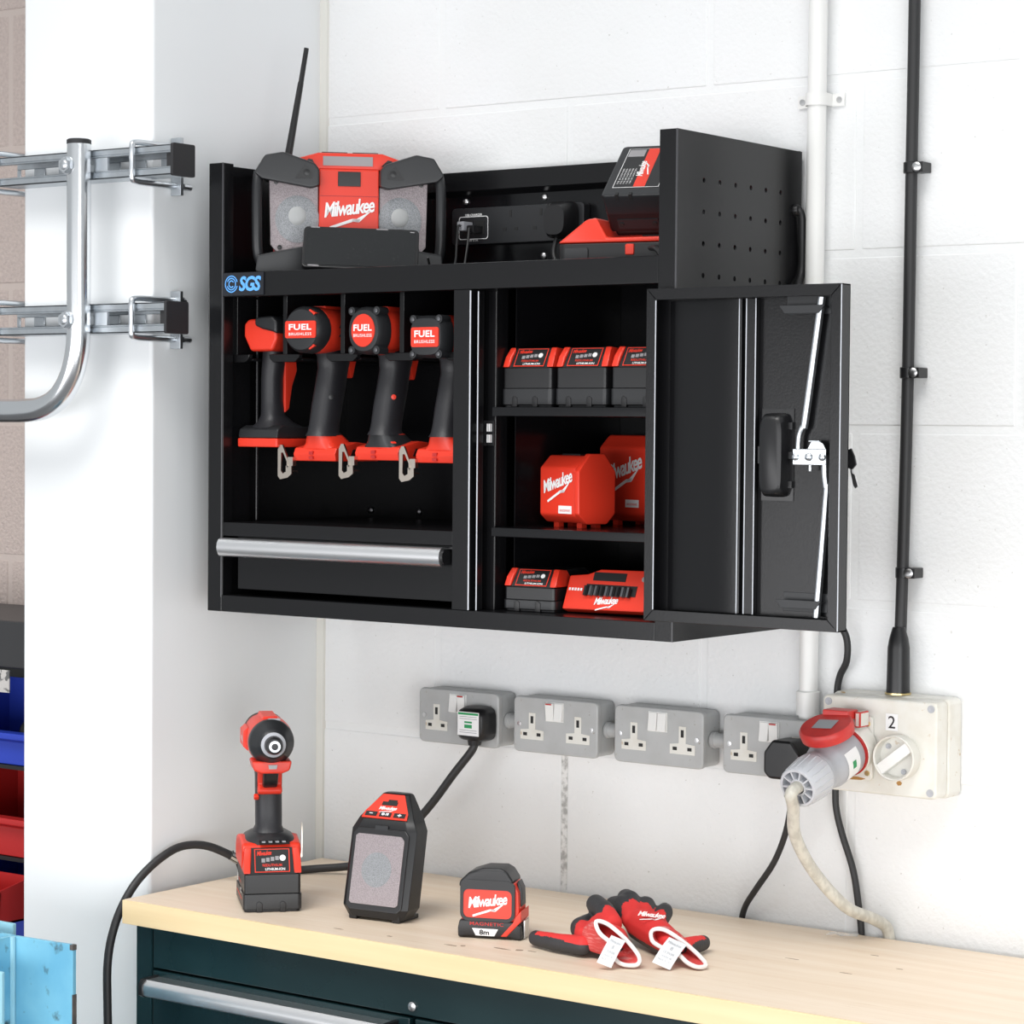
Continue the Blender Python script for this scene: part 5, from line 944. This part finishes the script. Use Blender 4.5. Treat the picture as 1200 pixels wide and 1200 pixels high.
glove('work_glove', 'red work glove with thumb stretched out towards the tape measure', GL, 36,
      [[((-0.018, -0.002, 0.022), 0.019), ((-0.036, 0.020, 0.021), 0.019), ((-0.030, 0.055, 0.024), 0.020)],
       [((-0.055, 0.004, 0.014), 0.0125), ((-0.085, 0.030, 0.012), 0.0115), ((-0.112, 0.062, 0.0105), 0.0100)],
       [((-0.052, 0.035, 0.018), 0.014), ((-0.056, 0.070, 0.022), 0.0140), ((-0.046, 0.098, 0.022), 0.0125)],
       [((-0.018, 0.040, 0.034), 0.013), ((-0.026, 0.075, 0.042), 0.0135), ((-0.036, 0.108, 0.0445), 0.0130)],
       [((-0.020, 0.060, 0.030), 0.014), ((-0.026, 0.100, 0.026), 0.012), ((-0.020, 0.130, 0.020), 0.011)]],
      [(-0.040, -0.018, 0.048), (-0.026, -0.024, 0.046), (-0.006, -0.040, 0.032), (0.010, -0.052, 0.014), (0.008, -0.060, 0.005), (-0.008, -0.058, 0.0045), (-0.018, -0.050, 0.010), (-0.020, -0.042, 0.024), (-0.036, -0.028, 0.036)],
      [(-0.052, 0.012, 0.036), (-0.034, 0.010, 0.040), (-0.012, 0.000, 0.036), (0.000, -0.008, 0.024), (-0.002, -0.012, 0.010), (-0.018, -0.012, 0.0055), (-0.036, -0.006, 0.006), (-0.052, 0.000, 0.012), (-0.056, 0.006, 0.026)],
      ((-0.014, -0.046, 0.034), (0.017, -0.004, -0.006), (-0.018, -0.022, -0.028)), 1)
glove('work_glove', 'red work glove with printed back lying with open cuff beside its pair', (GL[0] + 0.005, GL[1] + 0.0035, GL[2]), 36,
      [[((0.046, -0.006, 0.018), 0.017), ((0.030, 0.035, 0.022), 0.021), ((0.014, 0.070, 0.026), 0.021), ((0.028, 0.062, 0.024), 0.020)],
       [((0.058, 0.000, 0.013), 0.0120), ((0.074, 0.020, 0.012), 0.0115), ((0.088, 0.040, 0.0110), 0.0100)],
       [((0.000, 0.075, 0.032), 0.012), ((-0.008, 0.112, 0.043), 0.0130), ((-0.018, 0.136, 0.038), 0.012)],
       [((0.006, 0.080, 0.033), 0.012), ((0.002, 0.122, 0.047), 0.0130), ((-0.002, 0.152, 0.044), 0.0125)],
       [((0.018, 0.080, 0.031), 0.012), ((0.022, 0.118, 0.041), 0.0125), ((0.022, 0.146, 0.037), 0.0115)],
       [((0.034, 0.070, 0.027), 0.011), ((0.044, 0.102, 0.036), 0.0115), ((0.046, 0.125, 0.034), 0.0105)]],
      [(0.022, -0.012, 0.036), (0.036, -0.014, 0.038), (0.056, -0.026, 0.028), (0.076, -0.044, 0.014), (0.084, -0.058, 0.005), (0.074, -0.066, 0.0040), (0.062, -0.058, 0.0075), (0.050, -0.044, 0.016), (0.034, -0.034, 0.020), (0.022, -0.024, 0.026)],
      [(0.028, 0.018, 0.034), (0.042, 0.016, 0.036), (0.056, 0.010, 0.030), (0.066, 0.002, 0.020), (0.066, -0.002, 0.008), (0.056, -0.006, 0.0045), (0.044, -0.006, 0.0045), (0.034, -0.002, 0.008), (0.028, 0.006, 0.016), (0.024, 0.012, 0.026)],
      ((0.052, -0.036, 0.029), (0.021, -0.006, -0.008), (-0.022, -0.030, -0.024)), 1, ((0.024, 0.034, 0.0450), (30, 4, -10)))

# ================================================================== STRUT RAILS, CLAMPS AND BENT TUBE ON THE PILLAR
def strut(label, z0, x1):
    t = thing('strut_rail', label, 'metal rail', (0, 0, 0), 0, 'strut rails clamped on the pillar')
    xa, ya, yb = -1.168, -0.3985, -0.3575; hz = 0.0205
    b = MB(); th = 0.0025
    b.box(xa, x1, ya, yb, z0 + hz - th, z0 + hz); b.box(xa, x1, ya, yb, z0 - hz, z0 - hz + th)
    for s_ in (-1, 1):
        b.box(xa, x1, ya, ya + th, min(s_ * hz, s_ * (hz - 0.009)) + z0, max(s_ * hz, s_ * (hz - 0.009)) + z0)
        zz = s_ * (hz - 0.009); b.box(xa, x1, ya, ya + 0.007, min(zz, zz - s_ * th) + z0, max(zz, zz - s_ * th) + z0)
    # slotted web: strips with slots left open
    xs = [-1.147 + 0.05 * k for k in range(7)]
    b.box(xa, x1, yb - th, yb, z0 + 0.0065, z0 + hz - th); b.box(xa, x1, yb - th, yb, z0 - hz + th, z0 - 0.0065)
    e = [xa] + [q for x in xs if x + 0.014 < x1 for q in (x - 0.014, x + 0.014)] + [x1]
    for i in range(0, len(e), 2): b.box(e[i], e[i + 1], yb - th, yb, z0 - 0.0065, z0 + 0.0065)
    b.build('channel', M_galv, t, bevel=0.0008, seg=1)
    b = MB(); b.prism(rrect(ya - 0.0015, yb + 0.0005, z0 - hz - 0.0015, z0 + hz + 0.0015, 0.003), 'x', x1 + 0.0002, x1 + 0.005); b.box(x1 - 0.012, x1, ya + 0.004, yb - 0.004, z0 - hz + 0.003, z0 + hz - 0.003); b.build('end_cap', M_blk2, t)
    return t
strut('upper galvanised slotted strut rail clamped across the white pillar', 1.9525, -0.8265)
strut('lower galvanised slotted strut rail clamped across the white pillar', 1.7405, -0.8375)
for z0, nm in ((1.9525, 'upper'), (1.7405, 'lower')):
    for xx, where in ((-0.8935, 'beside its black end cap'), (-1.1665, 'at its open end')):
        t = thing('beam_clamp', 'bent U-bolt clamp on the %s strut rail %s' % (nm, where), 'clamp', (xx, 0, z0), 0, 'beam clamps on the strut rails')
        b = MB(); b.tube(smooth_path([(0, -0.300, 0.027), (0, -0.36, 0.027), (0, -0.398, 0.0265), (0, -0.4045, 0.020), (0, -0.4045, 0), (0, -0.4045, -0.020), (0, -0.398, -0.0265), (0, -0.36, -0.027), (0, -0.290, -0.027)], 4), 0.0042, 10); b.build('u_bolt', M_zinc, t)
        b = MB(); b.box(-0.0070, 0.012, -0.322, -0.316, -0.040, 0.040) if xx > -1 else b.box(-0.012, 0.0070, -0.322, -0.316, -0.040, 0.040); b.build('clamp_plate', M_galv, t, bevel=0.001)
        for s_ in (-1, 1): MB().cyl((0, -0.3158, s_ * 0.027), (0, -0.308, s_ * 0.027), 0.0078, n=6).build('nut', M_zinc, t)
tb = thing('bent_tube', 'galvanised round tube bolted upright on both strut rails and bent sideways', 'tube', (-0.984, -0.4160, 0))
rt = 0.0165
pth = [(0, 0, 1.984), (0, 0, 1.90), (0, 0, 1.80), (0, 0, 1.725), (-0.004, 0, 1.690), (-0.016, 0, 1.658), (-0.038, 0, 1.632), (-0.068, 0, 1.618), (-0.105, 0, 1.6135), (-0.18, 0, 1.6125), (-0.60, 0, 1.6100)]
MB().tube(smooth_path(pth, 5), rt, 24).build('tube_pipe', mat('galvanised_tube', (0.80, 0.82, 0.84), 0.22, 1.0), tb)
MB().lathe([(rt + 0.0004, -0.004), (rt + 0.0004, 0.0015), (rt - 0.002, 0.003), (0, 0.003)], (0, 0, 1.984), (0, 0, 1), 24).build('tube_plug', M_blk2, tb)
for z in (1.9500, 1.7380):
    b = MB(); b.cyl((-0.0060, -rt + 0.001, z), (-0.0060, -rt - 0.007, z), 0.0108, n=6); b.mi(0).lathe([(0.0125, 0), (0.0125, 0.002)], (-0.006, -rt + 0.001, z), (0, -1, 0), 20); b.lathe([(0.007, 0.007), (0.005, 0.0085), (0, 0.009)], (-0.006, -rt, z), (0, -1, 0), 14); b.build('bolt', M_zinc, tb)
    MB().box(0.010, 0.036, 0.019, 0.0225, z - 0.013, z + 0.013).build('strut_nut', M_zinc, tb)

# ================================================================== STORAGE BINS LEFT OF THE PILLAR
rk = thing('storage_rack', 'dark steel shelving unit behind the white pillar holding coloured bins', 'shelving')
MB().box(-2.0, -1.20, -0.26, -0.02, 1.225, 1.297).build('shelf_beam', mat('dark_grey_steel', (0.03, 0.03, 0.032), 0.45), rk, bevel=0.004)
MB().box(-2.0, -1.20, -0.03, -0.022, 0.05, 1.2248).build('back_sheet', M_blk, rk)
for z in (1.070, 0.930, 0.745): MB().box(-2.0, -1.20, -0.25, -0.031, z, z + 0.006).build('shelf', M_blk, rk)
for x in (-2.0, -1.215): MB().box(x, x + 0.015, -0.25, -0.031, 0.0, 1.2248).build('upright', M_blk, rk)
MB().box(-1.45, -1.290, -0.262, -0.2602, 1.188, 1.222).build('shelf_label', mat('pale_card', (0.5, 0.48, 0.46), 0.6, mottle=(90, 0.52, 0.58, (0.12, 0.12, 0.12))), rk)
def bin_(label, m, x0, x1, yf_, yb_, z0, hf, hb, group='parts bins on the rack'):
    t = thing('parts_bin', label, 'bin', ((x0 + x1) / 2, 0, z0), 0, group)
    w_ = (x1 - x0) / 2; b = MB(); th = 0.003
    b.box(-w_, w_, yf_, yb_, 0, th)
    for s_ in (-1, 1): b.prism([(yf_, 0), (yb_, 0), (yb_, hb), (yf_ + 0.06, hb), (yf_, hf)], 'x', s_ * w_, s_ * (w_ - th))
    b.box(-w_, w_, yb_ - th, yb_, 0, hb); b.build('bin_body', m, t)
    b = MB(); b.prism([(yf_ - 0.002, 0.0), (yf_ + 0.004, 0.0), (yf_ + 0.006, hf), (yf_ - 0.016, hf), (yf_ - 0.016, hf - 0.010), (yf_ - 0.004, hf - 0.014)], 'x', -w_, w_); b.build('front_lip', m, t, bevel=0.002)
    return t
bin_('blue plastic parts bin holding black bits, under the shelf beam', M_blueb, -1.52, -1.2175, -0.245, -0.05, 1.0765, 0.050, 0.105)
bin_('upper red plastic parts bin on the middle rack shelf', M_redb, -1.50, -1.2175, -0.245, -0.05, 0.9365, 0.060, 0.115)
bin_('deep blue plastic parts bin on the lowest visible rack shelf', M_blueb, -1.50, -1.2175, -0.235, -0.05, 0.7515, 0.150, 0.175)
bin_('lower red plastic parts bin hung in front of the deep blue bin', M_redb, -1.50, -1.232, -0.335, -0.262, 0.853, 0.050, 0.062)
tag(MB().lathe([(0.016, 0), (0.018, 0.02), (0.014, 0.045), (0.006, 0.055), (0, 0.056)], (-1.345, -0.17, 1.0798), (0, 0, 1), 14).build('black_fitting', M_blk), 'black fitting lying in the blue bin under the shelf beam', 'fitting')

# ================================================================== LIGHT BLUE STEEL FRAME, LOWER LEFT
bf = thing('steel_frame', 'light blue painted steel post with welded plates, chipped and grimy', 'steel frame', (-0.93, -0.60, 0))
b = MB(); b.box(-0.16, 0.018, 0.0, 0.006, 0, 0.9225); b.box(-0.16, -0.154, -0.09, 0.0, 0, 0.9225); b.box(0.012, 0.018, -0.03, 0.0, 0, 0.9225); b.build('post', M_cyan, bf, bevel=0.001)
MB().prism([(0.019, 0.0), (0.128, 0.0), (0.1285, 0.9205), (0.125, 0.9245), (0.019, 0.9225)], 'y', 0.0, 0.006).build('side_plate', M_cyan, bf, bevel=0.0008)
b = MB(); b.box(0.1274, 0.1290, -0.0004, 0.0064, 0.70, 0.86); b.box(0.123, 0.1287, -0.0004, 0.0064, 0.9175, 0.9245); b.build('chipped_edge', M_rustd, bf)
MB().box(-0.20, 0.070, -0.068, -0.062, 0, 0.893).build('front_plate', mat('light_blue_paint_clean', (0.33, 0.62, 0.73), 0.45, mottle=(8, 0.35, 0.75, (0.27, 0.55, 0.67)), fine=(70, 0.68, 0.75, (0.12, 0.2, 0.22))), bf, bevel=0.002)
b = MB(); b.tube([(0.0195, -0.003, 0.0), (0.0195, -0.003, 0.922)], 0.004, 8); b.build('weld_bead', MATS['light_blue_paint_clean'], bf)
MB().box(-0.16, -0.016, 0.03, 0.036, 0, 0.929).build('rear_plate', MATS['light_blue_paint_clean'], bf, bevel=0.001)
MB().box(-0.20, 0.15, -0.09, 0.05, 0.0, 0.012).build('foot_plate', M_rustd, bf)
